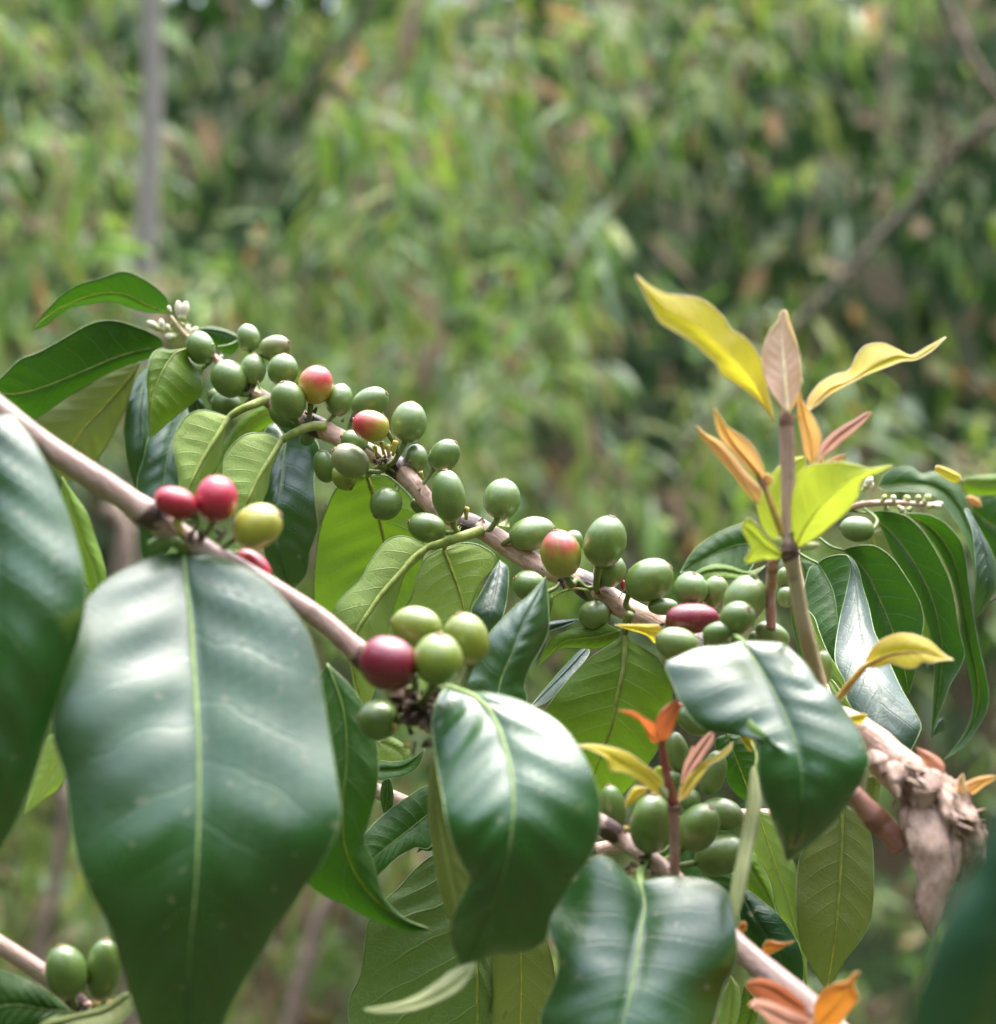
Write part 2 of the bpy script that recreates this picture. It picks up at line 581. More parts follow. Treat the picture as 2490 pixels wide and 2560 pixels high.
CG = (.100, .185, .028)
CM = {
    'g': cherry_mat('cherry_green', CG),
    'b': cherry_mat('cherry_bluish_green', (.125, .21, .045)),
    'y': cherry_mat('cherry_yellow_green', (.175, .245, .018)),
    'Y': cherry_mat('cherry_yellow', (.36, .385, .04)),
    's': cherry_mat('cherry_scurfy', (.17, .22, .06), (.24, .22, .10), .7, .95),
    'o': cherry_mat('cherry_turning', (.36, .33, .025), (.50, .022, .035), .32, .84),
    'h': cherry_mat('cherry_half_red', (.25, .28, .028), (.46, .014, .035), .48, .86),
    'r': cherry_mat('cherry_red', (.33, .014, .030), (.44, .012, .042), .2, .6, coat=.4),
    'p': cherry_mat('cherry_dark_red', (.15, .005, .016), (.20, .008, .030), .2, .6, coat=.35, rough=.28),
}

# ------------------------------------------------------------------ builders of branch parts
NR, NH = 52, 10


def leaf(parent, z, mid, L, R, d, kind='green', face='top', eL=0, eR=0, bulge=2.0, pet=None, rib=None,
         label=None, corr=.425, roll=0.0, seed=None, name='leaf', nv=9.0):
    """mid, L, R are traced outlines from base to tip; d depths (m) along the midrib; eL/eR mm the edges lie behind the
    midrib; pet = list of (x, y, depth) from the twig to the blade's base"""
    m = spline(fp(z, mid), NR)
    l = spline(np.vstack([m[0], fp(z, L), m[-1]]), NR)
    r = spline(np.vstack([m[0], fp(z, R), m[-1]]), NR)
    t = np.linspace(0, 1, NR)
    dd = np.interp(t, np.linspace(0, 1, len(d)), d)
    # smooth the depth profile
    for _ in range(6):
        dd[1:-1] = (dd[:-2] + 2 * dd[1:-1] + dd[2:]) / 4
    prof = np.sin(PI * np.clip(t, 0, 1)) ** .6
    vt = np.concatenate([np.linspace(-1, 0, NH + 1), np.linspace(0, 1, NH + 1)[1:]])
    sd = seed if seed is not None else int(mid[0][0] * 7 + mid[0][1] * 13) % 97
    sgn = -1 if face == 'top' else 1
    V = np.zeros((NR, 2 * NH + 1, 3))
    width = np.linalg.norm(l - r, axis=1)
    wmax = width.max() * K * dd.mean()
    for j, u in enumerate(vt):
        e = l if u < 0 else r
        ee = eL if u < 0 else eR
        au = abs(u)
        xy = m + (e - m) * au
        # between two side veins the blade rises a little (quilting)
        w = t * nv - 1.5 * au ** 1.15 + (.18 if u > 0 else -.18)
        irr = .55 + .9 * (np.sin(t * 11 + sd * 1.7 + (1.3 if u > 0 else 0)) * .5 + .5) * np.sin(sd + au * 2 + t * 5) ** 2
        q = irr * np.cos(2 * PI * w) * corr * .0012 * wmax / .05 * np.sin(PI * min(1, au * 1.02)) ** .7 * np.minimum(1, prof * 1.3)
        wavy = .0016 * wmax / .05 * au ** 2 * np.sin(t * 17 + sd + (2 if u > 0 else 0)) * prof
        dz = (ee * au ** 1.6 * prof - bulge * (au * (1 - au) * 4) ** .8 * .6 * prof) / 1000 + q + wavy
        if roll:
            dz = dz + roll / 1000 * au ** 6 * prof
        V[:, j] = Pn(xy, dd + dz)
    nc = 2 * NH + 1
    F = []
    for i in range(NR - 1):
        for j in range(nc - 1):
            F.append((i * nc + j, i * nc + j + 1, (i + 1) * nc + j + 1, (i + 1) * nc + j))
    VV = V.reshape(-1, 3)
    # which way do the faces look?  majority by projected area
    tot = 0
    for f in F:
        a, b, c = VV[f[0]], VV[f[1]], VV[f[2]]
        nrm = np.cross(b - a, c - a)
        tot += nrm @ (-(a - np.array([0, 0, CAMZ])))
    facing = tot > 0
    if facing != (face == 'top'):
        F = [f[::-1] for f in F]
    UV = np.stack(np.meshgrid((vt + 1) / 2, t), -1).reshape(-1, 2)
    # rim: a fine rounded margin
    loop = np.vstack([V[:, 0], V[::-1, -1][1:]])
    rr = (.00022 if wmax > .02 else .00016) * (dd.mean() / .65) * (1.35 if kind in ('yellow', 'orange', 'bud', 'lime') and wmax > .008 else 1)
    rv, rf, ru = tube(loop, rr, 5, caps=False)
    vv, ff, uu, mm, _ = merge([(VV, F, UV, 0, None), (rv, rf, None, 1, None)])
    o = mesh_obj(name, vv, ff, [LM[kind], RIM[kind]], parent, uv=uu, mi=mm)
    if label:
        o['label'] = label
    # midrib and petiole: one tube
    path = V[:, NH].copy()
    rb = rib if rib is not None else max(.0003, min(.0011, wmax * .02))
    if face == 'top':
        rb *= .75
    rad = rb * (1 - .82 * t)
    N = 0
    if pet:
        pp = Pn(np.array([fp(z, [(q[0], q[1])])[0] for q in pet] + [m[0]]), [q[2] for q in pet] + [dd[0]])
        pl = spline(pp, 14)[:-1]
        path = np.vstack([pl, path])
        rad = np.r_[np.full(13, rb * 1.25) * np.linspace(1.25, 1, 13), rad]
    if face != 'top':
        path[:, 1] -= rb * .25
    else:
        path[:, 1] += rb * .35
    tv, tf, tu = tube(path, rad, 8)
    mesh_obj('midrib', tv, tf, RIB[kind], o, uv=tu)
    return o


def stem(parent, z, pts, w, d, mat, nodes=(), n=90, seg=16, wob=.12, name='stem', swell=.22, label=None):
    """pts traced centre line; w widths in photo px; d depths; nodes = fractions along it that carry a scarred swelling"""
    p = spline(fp(z, pts), n)
    t = np.linspace(0, 1, n)
    dd = np.interp(t, np.linspace(0, 1, len(d)), d)
    ww = np.interp(t, np.linspace(0, 1, len(w)), w)
    path = Pn(p, dd)
    rad = ww * K * dd / 2
    scar = np.zeros(n)
    for q in nodes:
        g = np.exp(-((t - q) / (.9 * rad.mean() / (np.linalg.norm(np.diff(path, axis=0), axis=1).sum()))) ** 2 * .5)
        rad = rad * (1 + swell * g)
        scar = np.maximum(scar, g * .95)
    V, F, U = tube(path, rad, seg, wob, seed=len(p))
    s = np.r_[np.repeat(scar, seg), 0, 0]
    o = mesh_obj(name, V, F, mat, parent, uv=U, attr={'scar': s})
    if label:
        o['label'] = label
    if parent.name not in STEMP:
        STEMP[parent.name] = path
    return o, path


CNT = {'n': 0}
STEMP = {}


def cherry(parent, z, cx, cy, w, l, a, kind, d, node=None, tilt=12, label=None, crown=True):
    """w, l: half width and half length in zone px; a: image angle of the tip, clockwise from up; d depth; node (x, y, d) in photo px"""
    x, y = fp(z, [(cx, cy)])[0]
    s = ZN[z][2] * K * (d + DS)
    w, l = w * s, l * s
    ar, tr = math.radians(a), math.radians(tilt)
    ax = np.array([math.sin(ar) * math.cos(tr), -math.sin(tr), math.cos(ar) * math.cos(tr)])
    c = P(x, y, d)
    CNT['n'] += 1
    k = CNT['n']
    prof = []
    m = 22
    for i in range(m + 1):
        th = PI * (0.035 + .93 * i / m)
        h = -l * math.cos(th)
        q = math.sin(th) ** .93
        if h > 0:
            h *= .985
        q *= 1 + .035 * math.cos(th)              # a little fuller towards the stalk
        prof.append((h, w * q))
    V, F, U = lathe(c, ax, prof, 28, .022, k * 1.7)
    # hand-made irregularity
    for i in range(len(V)):
        dv = (V[i] - c) / w
        V[i] += (V[i] - c) * .022 * mnoise.noise(Vector((dv[0] + k * 3.1, dv[1], dv[2])))
    o = mesh_obj('cherry', V, F, CM[kind], parent, uv=U, origin=c)
    if label:
        o['label'] = label
    if crown:
        top = prof[-1][0]
        r0 = w * .15
        cp = [(top - .0010, r0 * 1.25), (top - .0001, r0 * 1.25), (top + .00035, r0 * 1.05), (top + .00030, r0 * .72), (top - .0001, r0 * .5), (top - .0003, r0 * .1)]
        cv, cf, cu = lathe(c, ax, cp, 12)
        mesh_obj('crown', cv, cf, M_CROWN, o)
    if node is not None:
        b0 = c - ax * l * .95
        nn = P(*node)
        midp = (b0 + nn) / 2 - ax * np.linalg.norm(nn - b0) * .22
        if np.linalg.norm(nn - b0) > .013 and STEMP.get(parent.name) is not None:
            sp = STEMP[parent.name]
            sp = sp[np.argsort(np.linalg.norm(sp - b0, axis=1))[0]]
            nn = sp + (nn - sp) * min(1, .004 / (np.linalg.norm(nn - sp) + 1e-9))
            midp = (b0 + nn) / 2 - ax * np.linalg.norm(nn - b0) * .18
        pth = spline(np.array([b0 + ax * l * .03, midp, nn]), 9)
        sv, sf, su = tube(pth, np.linspace(w * .17, w * .13, 9), 8, .2, seed=k)
        mesh_obj('stalk', sv, sf, M_STALK, o)
    return o


def bracts(parent, z, cx, cy, d, n, size=10, seed=0, mat=None, spread=14):
    """a tuft of small dried scales at a node, one part"""
    r = random.Random(seed)
    x, y = fp(z, [(cx, cy)])[0]
    parts = []
    for i in range(n):
        s = size * K * d * r.uniform(.6, 1.3)
        c = P(x + r.uniform(-spread, spread), y + r.uniform(-spread, spread) * .8, d + r.uniform(-.004, .002))
        dr = np.array([r.uniform(-1, 1), r.uniform(-1, .3), r.uniform(-.5, 1)])
        dr /= np.linalg.norm(dr)
        sd_ = np.cross(dr, [r.uniform(-1, 1), r.uniform(-1, 1), r.uniform(-1, 1)])
        sd_ /= np.linalg.norm(sd_) + 1e-9
        up = np.cross(dr, sd_)
        th = s * .18
        V = []
        for tt, wd in ((0, .5), (.5, .55), (1.0, .05)):
            for sg in (-1, 1):
                for ug in (-1, 1):
                    V.append(c + dr * s * tt * 1.6 + sd_ * s * wd * sg * .7 + up * (th * ug * (1 - tt * .6) + s * .25 * tt * tt))
        F = [(0, 1, 3, 2)]
        for k in (0, 4):
            F += [(k, k + 2, k + 6, k + 4), (k + 1, k + 5, k + 7, k + 3), (k, k + 4, k + 5, k + 1), (k + 2, k + 3, k + 7, k + 6)]
        F.append((8, 10, 11, 9))
        parts.append((V, F, None, 0, None))
    v, f, u, mi, _ = merge(parts)
    return mesh_obj('bract_tuft', v, f, mat or M_BRACT, parent, smooth=False)


def stub(parent, z, x0, y0, x1, y1, w, d):
    """spent flower: short tube with a brown rimmed end"""
    a, b_ = Pn(fp(z, [(x0, y0), (x1, y1)]), d)
    b_ = b_ + np.array([0, -.001, 0])
    ln = np.linalg.norm(b_ - a)
    r = w * ZN[z][2] * K * d / 2
    V, F, U = lathe(a, b_ - a, [(0, r * .55), (ln * .4, r * .7), (ln * .8, r), (ln, r * 1.05), (ln * 1.02, r * .7)], 12)
    o = mesh_obj('spent_flower', V, F, M_STUB, parent)
    V, F, U = lathe(b_, b_ - a, [(-r * .2, r * .75), (r * .25, r * .6), (r * .1, r * .2)], 10)
    mesh_obj('style_scar', V, F, M_STUBTIP, o)
    return o


def flower_bud(parent, z, x0, y0, x1, y1, w, d, white=True):
    a, b_ = Pn(fp(z, [(x0, y0), (x1, y1)]), d)
    ln = np.linalg.norm(b_ - a)
    r = w * ZN[z][2] * K * d / 2
    parts = []
    V, F, U = lathe(a, b_ - a, [(0, r * .45), (ln * .25, r * .6), (ln * .45, r * .95), (ln * .7, r), (ln * .9, r * .6), (ln, r * .15)], 10, .12, x0)
    o = mesh_obj('flower_bud', V, F, M_PETAL if white else M_BUDG, parent)
    V, F, U = lathe(a, b_ - a, [(-ln * .05, r * .35), (ln * .12, r * .72), (ln * .26, r * .78), (ln * .28, r * .5)], 8)
    mesh_obj('calyx', V, F, M_BUDG, o)
    return o


def stipule(parent, z, pts, d, mat):
    """small pointed scale between two petioles, from a traced triangle base-left, tip, base-right"""
    a, t, b_ = Pn(fp(z, pts), d)
    m = (a + b_) / 2
    m2 = (m + t) / 2 + np.array([0, -.0012, 0])
    back = np.array([0, .0007, 0])
    q1, q2 = (a * .45 + t * .55), (b_ * .45 + t * .55)
    fr = [a, m + np.array([0, -.0010, 0]), b_, q1 + (q1 - m2) * .25, m2, q2 + (q2 - m2) * .25, t]
    V = fr + [p + back for p in fr]
    F = [(0, 1, 4, 3), (1, 2, 5, 4), (3, 4, 6), (4, 5, 6)]
    F += [tuple(i + 7 for i in f[::-1]) for f in F]
    for e in ((0, 3), (3, 6), (6, 5), (5, 2), (2, 1), (1, 0)):
        F.append((e[1], e[0], e[0] + 7, e[1] + 7))
    return mesh_obj('stipule', V, F, mat, parent)


def flake(parent, z, mid, L, R, d, thick=.0008, name='bark_flake', mat=None, rag=.3, cur=3.0):
    """a torn strip of dry bark: lofted outline with thickness and a ragged surface"""
    n, h = 26, 5
    m = spline(fp(z, mid), n)
    l = spline(np.vstack([m[0], fp(z, L), m[-1]]), n)
    r = spline(np.vstack([m[0], fp(z, R), m[-1]]), n)
    dd = np.interp(np.linspace(0, 1, n), np.linspace(0, 1, len(d)), d)
    fr, bk, U = [], [], []
    for i in range(n):
        for j in range(2 * h + 1):
            u = (j - h) / h
            e = l if u < 0 else r
            xy = m[i] + (e[i] - m[i]) * abs(u)
            q = mnoise.noise(Vector((xy[0] * .035, xy[1] * .012, i * .02)))
            if abs(u) > .8:
                xy = xy + np.array([rag * (26 * mnoise.noise(Vector((xy[1] * .07, u, 1))) + 14 * mnoise.noise(Vector((xy[1] * .23, u, 4)))), 0])
            dz = cur / 1000 * u * u + .0016 * q + .0009 * mnoise.noise(Vector((xy[0] * .16, xy[1] * .03, 2)))
            p = P(xy[0], xy[1], dd[i] + dz)
            fr.append(p)
            bk.append(p + np.array([0, thick, 0]))
            U.append((j / (2 * h), i / n * .06))
    nc = 2 * h + 1
    N = len(fr)
    F = []
    for i in range(n - 1):
        for j in range(nc - 1):
            a = (i * nc + j, i * nc + j + 1, (i + 1) * nc + j + 1, (i + 1) * nc + j)
            F.append(a)
            F.append(tuple(k + N for k in a[::-1]))
    ring = [i * nc for i in range(n)] + [(n - 1) * nc + j for j in range(1, nc)] + [i * nc + nc - 1 for i in range(n - 2, -1, -1)] + [j for j in range(nc - 2, 0, -1)]
    for a, b_ in zip(ring, ring[1:] + ring[:1]):
        F.append((a, a + N, b_ + N, b_))
    return mesh_obj(name, fr + bk, F, mat or M_FLAKE, parent, uv=U + U, attr={'scar': np.zeros(2 * N)})


# ================================================================== THE SETTING
def hill(x, y):
    """ground height: a path strip by the plant, a slope of thicket behind it, steep unseen slopes added on the other sides to block low sky"""
    r = math.hypot(x, y)
    back = max(0.0, y - 4.6)
    h = 0.65 * min(back, 7.5) + max(0, back - 7.5) * .12
    other = max(0.0, r - 4.0) if y < 4.6 else 0.0  # added rise out of view, keeps low sky light off the plant
    h = max(h, 1.15 * min(other, 9) + max(0, other - 9) * .05)
    h += .22 * mnoise.noise(Vector((x * .5, y * .5, 3))) + .06 * mnoise.noise(Vector((x * 2.1, y * 2.1, 7)))
    return h


def build_ground():
    c = np.r_[-1500, -500, -180, -80, -45, np.arange(-30, 30.01, .6), 45, 80, 180, 500, 1500]
    n = len(c)
    V = [(x, y, hill(x, y)) for y in c for x in c]
    F = [(i * n + j, i * n + j + 1, (i + 1) * n + j + 1, (i + 1) * n + j) for i in range(n - 1) for j in range(n - 1)]
    b = NB('hillside_soil_and_herbs')
    tex = b.n('TexCoord').outputs['Object']
    c1 = b.mix(b.ramp(b.noise(tex, 1.3, 4), .38, .62), (.016, .028, .010), (.05, .036, .022))
    c1 = b.mix(b.ramp(b.noise(tex, 14, 4), .45, .7), c1, (.022, .050, .012))
    b.l(c1, b.b.inputs['Base Color'])
    b.b.inputs['Roughness'].default_value = .9
    b.b.inputs['Specular IOR Level'].default_value = .1
    b.l(b.bump(b.noise(tex, 25, 4), .8, .05), b.b.inputs['Normal'])
    tag(mesh_obj('ground', V, F, b.m, origin=(0, 0, 0)), kind='structure')


build_ground()

# thicket leaf colours; sky sheen and deep shade are painted into two of them


def thicket_mat(name, c, tr, rough=.4, spec=.5):
    b = NB(name)
    geo = b.n('NewGeometry')
    pos = geo.outputs['Position']
    nz = b.ramp(b.noise(pos, 3.0, 3), .3, .7, .7, 1.3)
    sc = b.n('VectorMath', operation='SCALE')
    sc.inputs[0].default_value = c
    b.l(nz, sc.inputs['Scale'])
    b.l(sc.outputs[0], b.b.inputs['Base Color'])
    b.b.inputs['Roughness'].default_value = rough
    b.b.inputs['Specular IOR Level'].default_value = spec
    t = b.n('BsdfTranslucent')
    t.inputs['Color'].default_value = (*tr, 1)
    ms = b.n('MixShader')
    ms.inputs[0].default_value = .4
    b.l(b.b.outputs[0], ms.inputs[1])
    b.l(t.outputs[0], ms.inputs[2])
    b.l(ms.outputs[0], b.out.inputs['Surface'])
    return b.m


TM = [thicket_mat('thicket_green', (.115, .200, .050), (.17, .34, .04), .45, .30),
      thicket_mat('thicket_yellow_green', (.235, .285, .08), (.33, .42, .07), .45, .30),
      thicket_mat('thicket_sheen_tone', (.20, .29, .165), (.20, .34, .12), .38, .55),  # pale colour carries the sky sheen on the leaves
      thicket_mat('thicket_dry', (.33, .24, .165), (.34, .23, .14), .7, .15),
      thicket_mat('thicket_orange', (.50, .27, .09), (.6, .3, .08), .7, .15),
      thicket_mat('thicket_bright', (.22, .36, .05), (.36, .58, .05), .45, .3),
      thicket_mat('thicket_shade_tone', (.030, .060, .028), (.04, .10, .02), .8, .08)]  # leaf colour darkened to give the wood its shade


class Thick:
    """collects leaves of one mass"""
    def __init__(self):
        self.V, self.F, self.M, self.n = [], [], [], 0

    def leaf(self, p, dr, ln, wd, m, fold=.25, droop=.25):
        dr = dr / np.linalg.norm(dr)
        up = np.array([rng.normal(0, .5), rng.normal(-.6, .5), .9])
        sd_ = np.cross(dr, up)
        sd_ /= np.linalg.norm(sd_) + 1e-9
        nm = np.cross(sd_, dr)
        g = np.array([0, 0, -1.0])
        rows = []
        for t, w in ((.0, .12), (.22, .85), (.5, 1.0), (.78, .62), (1.0, .03)):
            c = p + dr * ln * t + g * ln * droop * t * t
            rows.append((c - sd_ * wd * w / 2 + nm * wd * w * fold, c, c + sd_ * wd * w / 2 + nm * wd * w * fold))
        for q in rows:
            self.V += [q[0], q[1], q[2]]
        for i in range(4):
            a = self.n + i * 3
            self.F += [(a, a + 1, a + 4, a + 3), (a + 1, a + 2, a + 5, a + 4)]
            self.M += [m, m]
        self.n += 15

    def spray(self, p, dr, nl, ln, wd, mix):
        """leaves fanned along a thin twig"""
        dr = dr / np.linalg.norm(dr)
        for i in range(nl):
            q = p + dr * (i / nl) * ln * 1.5 + rng.normal(0, ln * .08, 3)
            d2 = dr * .6 + np.array([rng.normal(0, .55), rng.normal(0, .45), rng.normal(-.55, .35)])
            self.leaf(q, d2, ln * rng.uniform(.65, 1.15), wd * rng.uniform(.75, 1.25), rng.choice(len(TM), p=mix), droop=rng.uniform(.1, .45))

    def build(self, name, label, cat):
        me = mesh_obj(name, self.V, self.F, TM, mi=self.M, origin=(0, 4, 1))
        return tag(me, label, cat, kind='stuff')


def patch(x, y):
    """0..1 how leafy the thicket is, in metres on the slope: gaps where the slope lies open"""
    return mnoise.noise(Vector((x * 1.6, y * 1.6, 11))) * .5 + mnoise.noise(Vector((x * 4.2, y * 4.2, 5))) * .35 + .5


th = Thick()
BASE = np.array([.36, .23, .16, .12, .012, .10, .018])
for i in range(4600):
    y = rng.uniform(2.9, 5.0)
    x = rng.uniform(-1.75, 1.75) * y / 3.5
    z = rng.uniform(.15, 3.1)
    k = y / 3.5
    lim = .36
    # the right-hand side is thin, the dark-painted wood behind shows through
    if x / k > .46:
        lim += .50 * min(1, (x / k - .46) / .25) * (1.0 if z < 1.5 + .6 * k else .6)
    if -.68 < x / k < -.33 and z > 1.5 + .52 * k:
        lim += .36
    if patch(x, z) < lim:
        continue
    mix = BASE.copy()
    if z < 1.25:
        mix[3] += .10
    if x / k > .35:
        mix[1] += .15
    mix /= mix.sum()
    dr = np.array([rng.normal(.15, .8), rng.normal(-.3, .5), rng.normal(-.25, .5)])
    th.spray(np.array([x, y, z]), dr, rng.integers(4, 9), rng.uniform(.06, .125), rng.uniform(.011, .020), mix)
for i in range(1300):
    y = rng.uniform(1.5, 4.8)
    x = rng.uniform(-2.6, 2.6)
    dr = np.array([rng.normal(0, .8), rng.normal(-.2, .6), rng.normal(.2, .5)])
    th.spray(np.array([x, y, hill(x, y) + rng.uniform(.02, .38)]), dr, rng.integers(4, 8), rng.uniform(.06, .12), rng.uniform(.012, .024), np.array([.34, .16, .12, .22, .01, .05, .10]))
th.build('thicket_leaves', 'loose mass of hanging narrow bamboo-like leaves, yellow-green to pale green, on the slope', 'thicket')

far = Thick()
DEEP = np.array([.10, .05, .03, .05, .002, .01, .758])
for i in range(3600):
    y = rng.uniform(5.0, 9.0)
    x = rng.uniform(-.75, .75) * y
    zg = hill(x, y)
    z = rng.uniform(max(zg, 1.5 - .35 * y), 1.5 + .42 * y)
    if z < zg:
        continue
    dr = np.array([rng.normal(0, .8), rng.normal(-.3, .5), rng.normal(-.3, .5)])
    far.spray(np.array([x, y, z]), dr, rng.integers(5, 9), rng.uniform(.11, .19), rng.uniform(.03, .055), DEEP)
far.build('woodland_leaves', 'mass of broad leaves far behind, coloured dark to stand for shade', 'woodland')


def stick(name, z, pts, w, d, mat, label, cat, group=None, wob=.1, down=False, kids=()):
    """a thin trunk or bare branch of the thicket"""
    xy = fp(z, pts)
    dd = np.interp(np.linspace(0, 1, len(xy)), np.linspace(0, 1, len(d)), d)
    pts3 = Pn(xy, dd)
    if down:
        e = pts3[-1]
        pts3 = np.vstack([pts3, [e[0] + .02, e[1], (e[2] + hill(e[0], e[1])) / 2], [e[0], e[1], hill(e[0], e[1]) - .05]])
    t = thing(name, label, cat, pts3[-1], group)
    path = spline(pts3, 40)
    ww = np.interp(np.linspace(0, 1, 40), np.linspace(0, 1, len(w)), w) * ZN[z][2] * K * np.mean(d) / 2
    V, F, U = tube(path, ww, 10, wob, freq=9)
    mesh_obj('trunk' if cat == 'tree' else 'stem', V, F, mat, t, uv=U, attr={'scar': np.zeros(len(V))})
    for kp, kw in kids:
        q = spline(Pn(fp(z, kp), np.mean(d)), 20)
        V, F, U = tube(q, np.linspace(kw, kw * .5, 20) * ZN[z][2] * K * np.mean(d) / 2, 8, wob, freq=9)
        mesh_obj('side_branch', V, F, mat, t, uv=U, attr={'scar': np.zeros(len(V))})
    return t


M_GREYBARK = bark('grey_trunk_bark', (.44, .41, .38), (.31, .28, .26), (.14, .12, .10), .8)
M_TANBARK = bark('tan_twig_bark', (.27, .20, .155), (.20, .145, .11), (.10, .07, .05), .8)
M_OLIVEBARK = bark('olive_branch_bark', (.11, .095, .06), (.08, .068, .045), (.05, .04, .03), .8)

stick('tree', 'BL', [(572, -260), (575, 0), (580, 300), (575, 600), (560, 900), (562, 1200)], [76, 80, 82, 82, 84, 88], [3.12, 3.12], M_GREYBARK,
      'slim pale grey straight trunk rising through the thicket', 'tree', down=True)
stick('bare_branch', 'BL', [(1640, -120), (1590, 40), (1500, 350), (1430, 560), (1390, 720)], [50, 62, 60, 50, 34], [3.9, 3.8], M_TANBARK,
      'pinkish grey bare branch leaning in the leaves above the green fruit cluster', 'branch')
stick('bare_branch', 'BL', [(1460, -60), (1380, 80), (1260, 220), (1150, 360), (1050, 480)], [26, 30, 30, 26, 20], [2.9, 2.9], M_OLIVEBARK,
      'thin olive twig slanting down to the left near the top edge', 'branch')
stick('bare_branch', 'BR', [(2050, 300), (1904, 440), (1700, 640), (1500, 860), (1300, 1080), (1150, 1230), (900, 1500), (640, 1800)], [34, 36, 36, 34, 32, 32, 30, 28], [3.3, 3.2], M_OLIVEBARK,
      'long olive-brown branch running diagonally behind the young yellow shoot', 'branch',
      kids=[([(1690, 650), (1675, 450), (1700, 100), (1710, -60)], 24), ([(1690, 640), (1800, 520), (1830, 480)], 40), ([(1660, 640), (1480, 480), (1250, 300)], 16)])
stick('bare_branch', 'BR', [(1700, -40), (1760, 120), (1840, 270), (1960, 420)], [34, 38, 38, 34], [3.3, 3.3], M_TANBARK,
      'tan bare branch crossing the upper right corner', 'branch')
stick('bare_branch', 'BR', [(1520, -40), (1490, 150), (1475, 400), (1460, 560)], [20, 24, 26, 16], [2.7, 2.7], M_TANBARK,
      'thin upright pale twig hanging from the top edge right of centre', 'branch')
stick('bare_branch', 'M', [(690, 1640), (620, 1740), (590, 1830), (555, 1960), (530, 2100)], [30, 34, 36, 38, 40], [2.4, 2.4], M_TANBARK,
      'blurred pale pinkish stem showing below the large front leaf on its right', 'branch', down=True)
stick('bare_branch', 'M', [(130, 1480), (120, 1600), (95, 1750), (70, 1900)], [20, 26, 28, 30], [2.4, 2.4], M_TANBARK,
      'tan dry stem standing behind the pair of green cherries at lower left', 'branch', down=True)
stick('bare_branch', 'M', [(210, 960), (225, 1010), (235, 1070)], [40, 60, 40], [2.4, 2.4], M_TANBARK,
      'blurred pinkish brown stem seen under the left end of the front branch', 'branch', down=True)

# ================================================================== THE COFFEE PLANT
_mx = [300, 480, 640, 800, 990, 1200, 1350, 1580, 1720, 2160, 2330]
_md = [.79, .775, .755, .735, .715, .70, .69, .665, .65, .62, .605]


def dm(x):
    return float(np.interp(x, _mx, _md))


NODE = [(520, 880), (628, 975), (775, 1072), (965, 1165), (1148, 1318), (1440, 1450), (1720, 1580)]


def nd(i, dx=0, dy=0):
    return (NODE[i][0] + dx, NODE[i][1] + dy, dm(NODE[i][0]))


# ---------------- main branch
main = thing('coffee_branch', 'sharp coffee branch crowded with green and half-red cherries, ending in a woody stub', 'coffee branch', P(2330, 1975, .605), 'fruiting coffee branches')
px = [(505, 862), (560, 915), (640, 982), (740, 1040), (808, 1072), (871, 1105), (984, 1163), (1036, 1212), (1089, 1270), (1201, 1322), (1277, 1371), (1348, 1415), (1440, 1448), (1505, 1486), (1594, 1539), (1690, 1580), (1850, 1680), (2020, 1772), (2161, 1846), (2228, 1905), (2300, 1955)]
stem(main, 'F0', px, [14, 25, 36, 42, 45, 46, 47, 47, 48, 52, 54, 56, 60, 64, 66, 66, 70, 82, 94, 108, 120], [dm(p[0]) for p in px], M_BARK,
     nodes=[.075, .165, .275, .385, .545, .70], n=170, wob=.2)


def cm(z, cx, cy, w, l, a, kind, o, ni=None, label=None, tilt=12, crown=True, dx=0, dy=0):
    x, y = fp(z, [(cx, cy)])[0]
    return cherry(main, z, cx, cy, w, l, a, kind, dm(x) + o / 1000, nd(ni, dx, dy) if ni is not None else None, tilt, label, crown)


cm('B', 360, 260, 88, 102, -20, 'g', -5, 0, tilt=0)
cm('B', 280, 385, 85, 92, -90, 'g', 6, 0)
cm('B', 645, 200, 70, 85, -15, 'b', 6, 1, tilt=-10)
cm('B', 800, 260, 72, 98, 70, 's', 9, 1)
cm('B', 672, 390, 78, 97, 5, 'b', 1, 1, tilt=-5)
cm('B', 530, 443, 105, 118, -35, 'g', -9, 1, tilt=5)
cm('B', 850, 390, 92, 97, 5, 'g', 2, 1, tilt=-8)
cm('B', 1045, 480, 106, 118, 15, 'o', -3, 2, 'orange-red turning cherry on the main branch', tilt=5)
cm('B', 882, 575, 103, 120, -15, 'g', -16, 2, tilt=18)
cm('B', 510, 600, 85, 92, -80, 'g', 7, 1)
cm('B', 462, 560, 56, 66, -60, 'g', 13, 1)
cm('B', 1185, 570, 82, 100, 15, 'g', 7, 2, tilt=-10)
cm('B', 1370, 585, 85, 118, 62, 'b', 6, 3, tilt=15)
cm('B', 1372, 725, 95, 113, -72, 'o', -17, 3, 'orange-pink turning cherry above the spent flowers', tilt=5)
cm('B', 1600, 703, 105, 125, 10, 'b', 3, 3, tilt=-5)
cm('B', 872, 665, 75, 108, -68, 'g', 5, 2)
cm('B', 1000, 785, 46, 62, -160, 'g', 8, 2, crown=False)
cm('B', 1275, 815, 66, 84, -70, 'b', -4, 3)
cm('B', 1250, 932, 98, 122, -55, 's', -17, 3, 'green cherry with brownish scurfy skin', tilt=15)
cm('B', 1098, 965, 66, 100, -15, 'g', 1, 3)
cm('B', 1215, 1030, 72, 85, 150, 'y', -6, 3)
cm('B', 1462, 1190, 93, 102, -140, 'g', -5, 3, dx=25, dy=50)
cm('B', 1640, 912, 72, 80, 0, 'b', 8, 3, tilt=-10)
cm('B', 1812, 900, 84, 106, 40, 'g', 6, 4, dx=-90, dy=-70)
cm('C', 832, 425, 97, 150, -8, 'g', -15, 4, tilt=5)
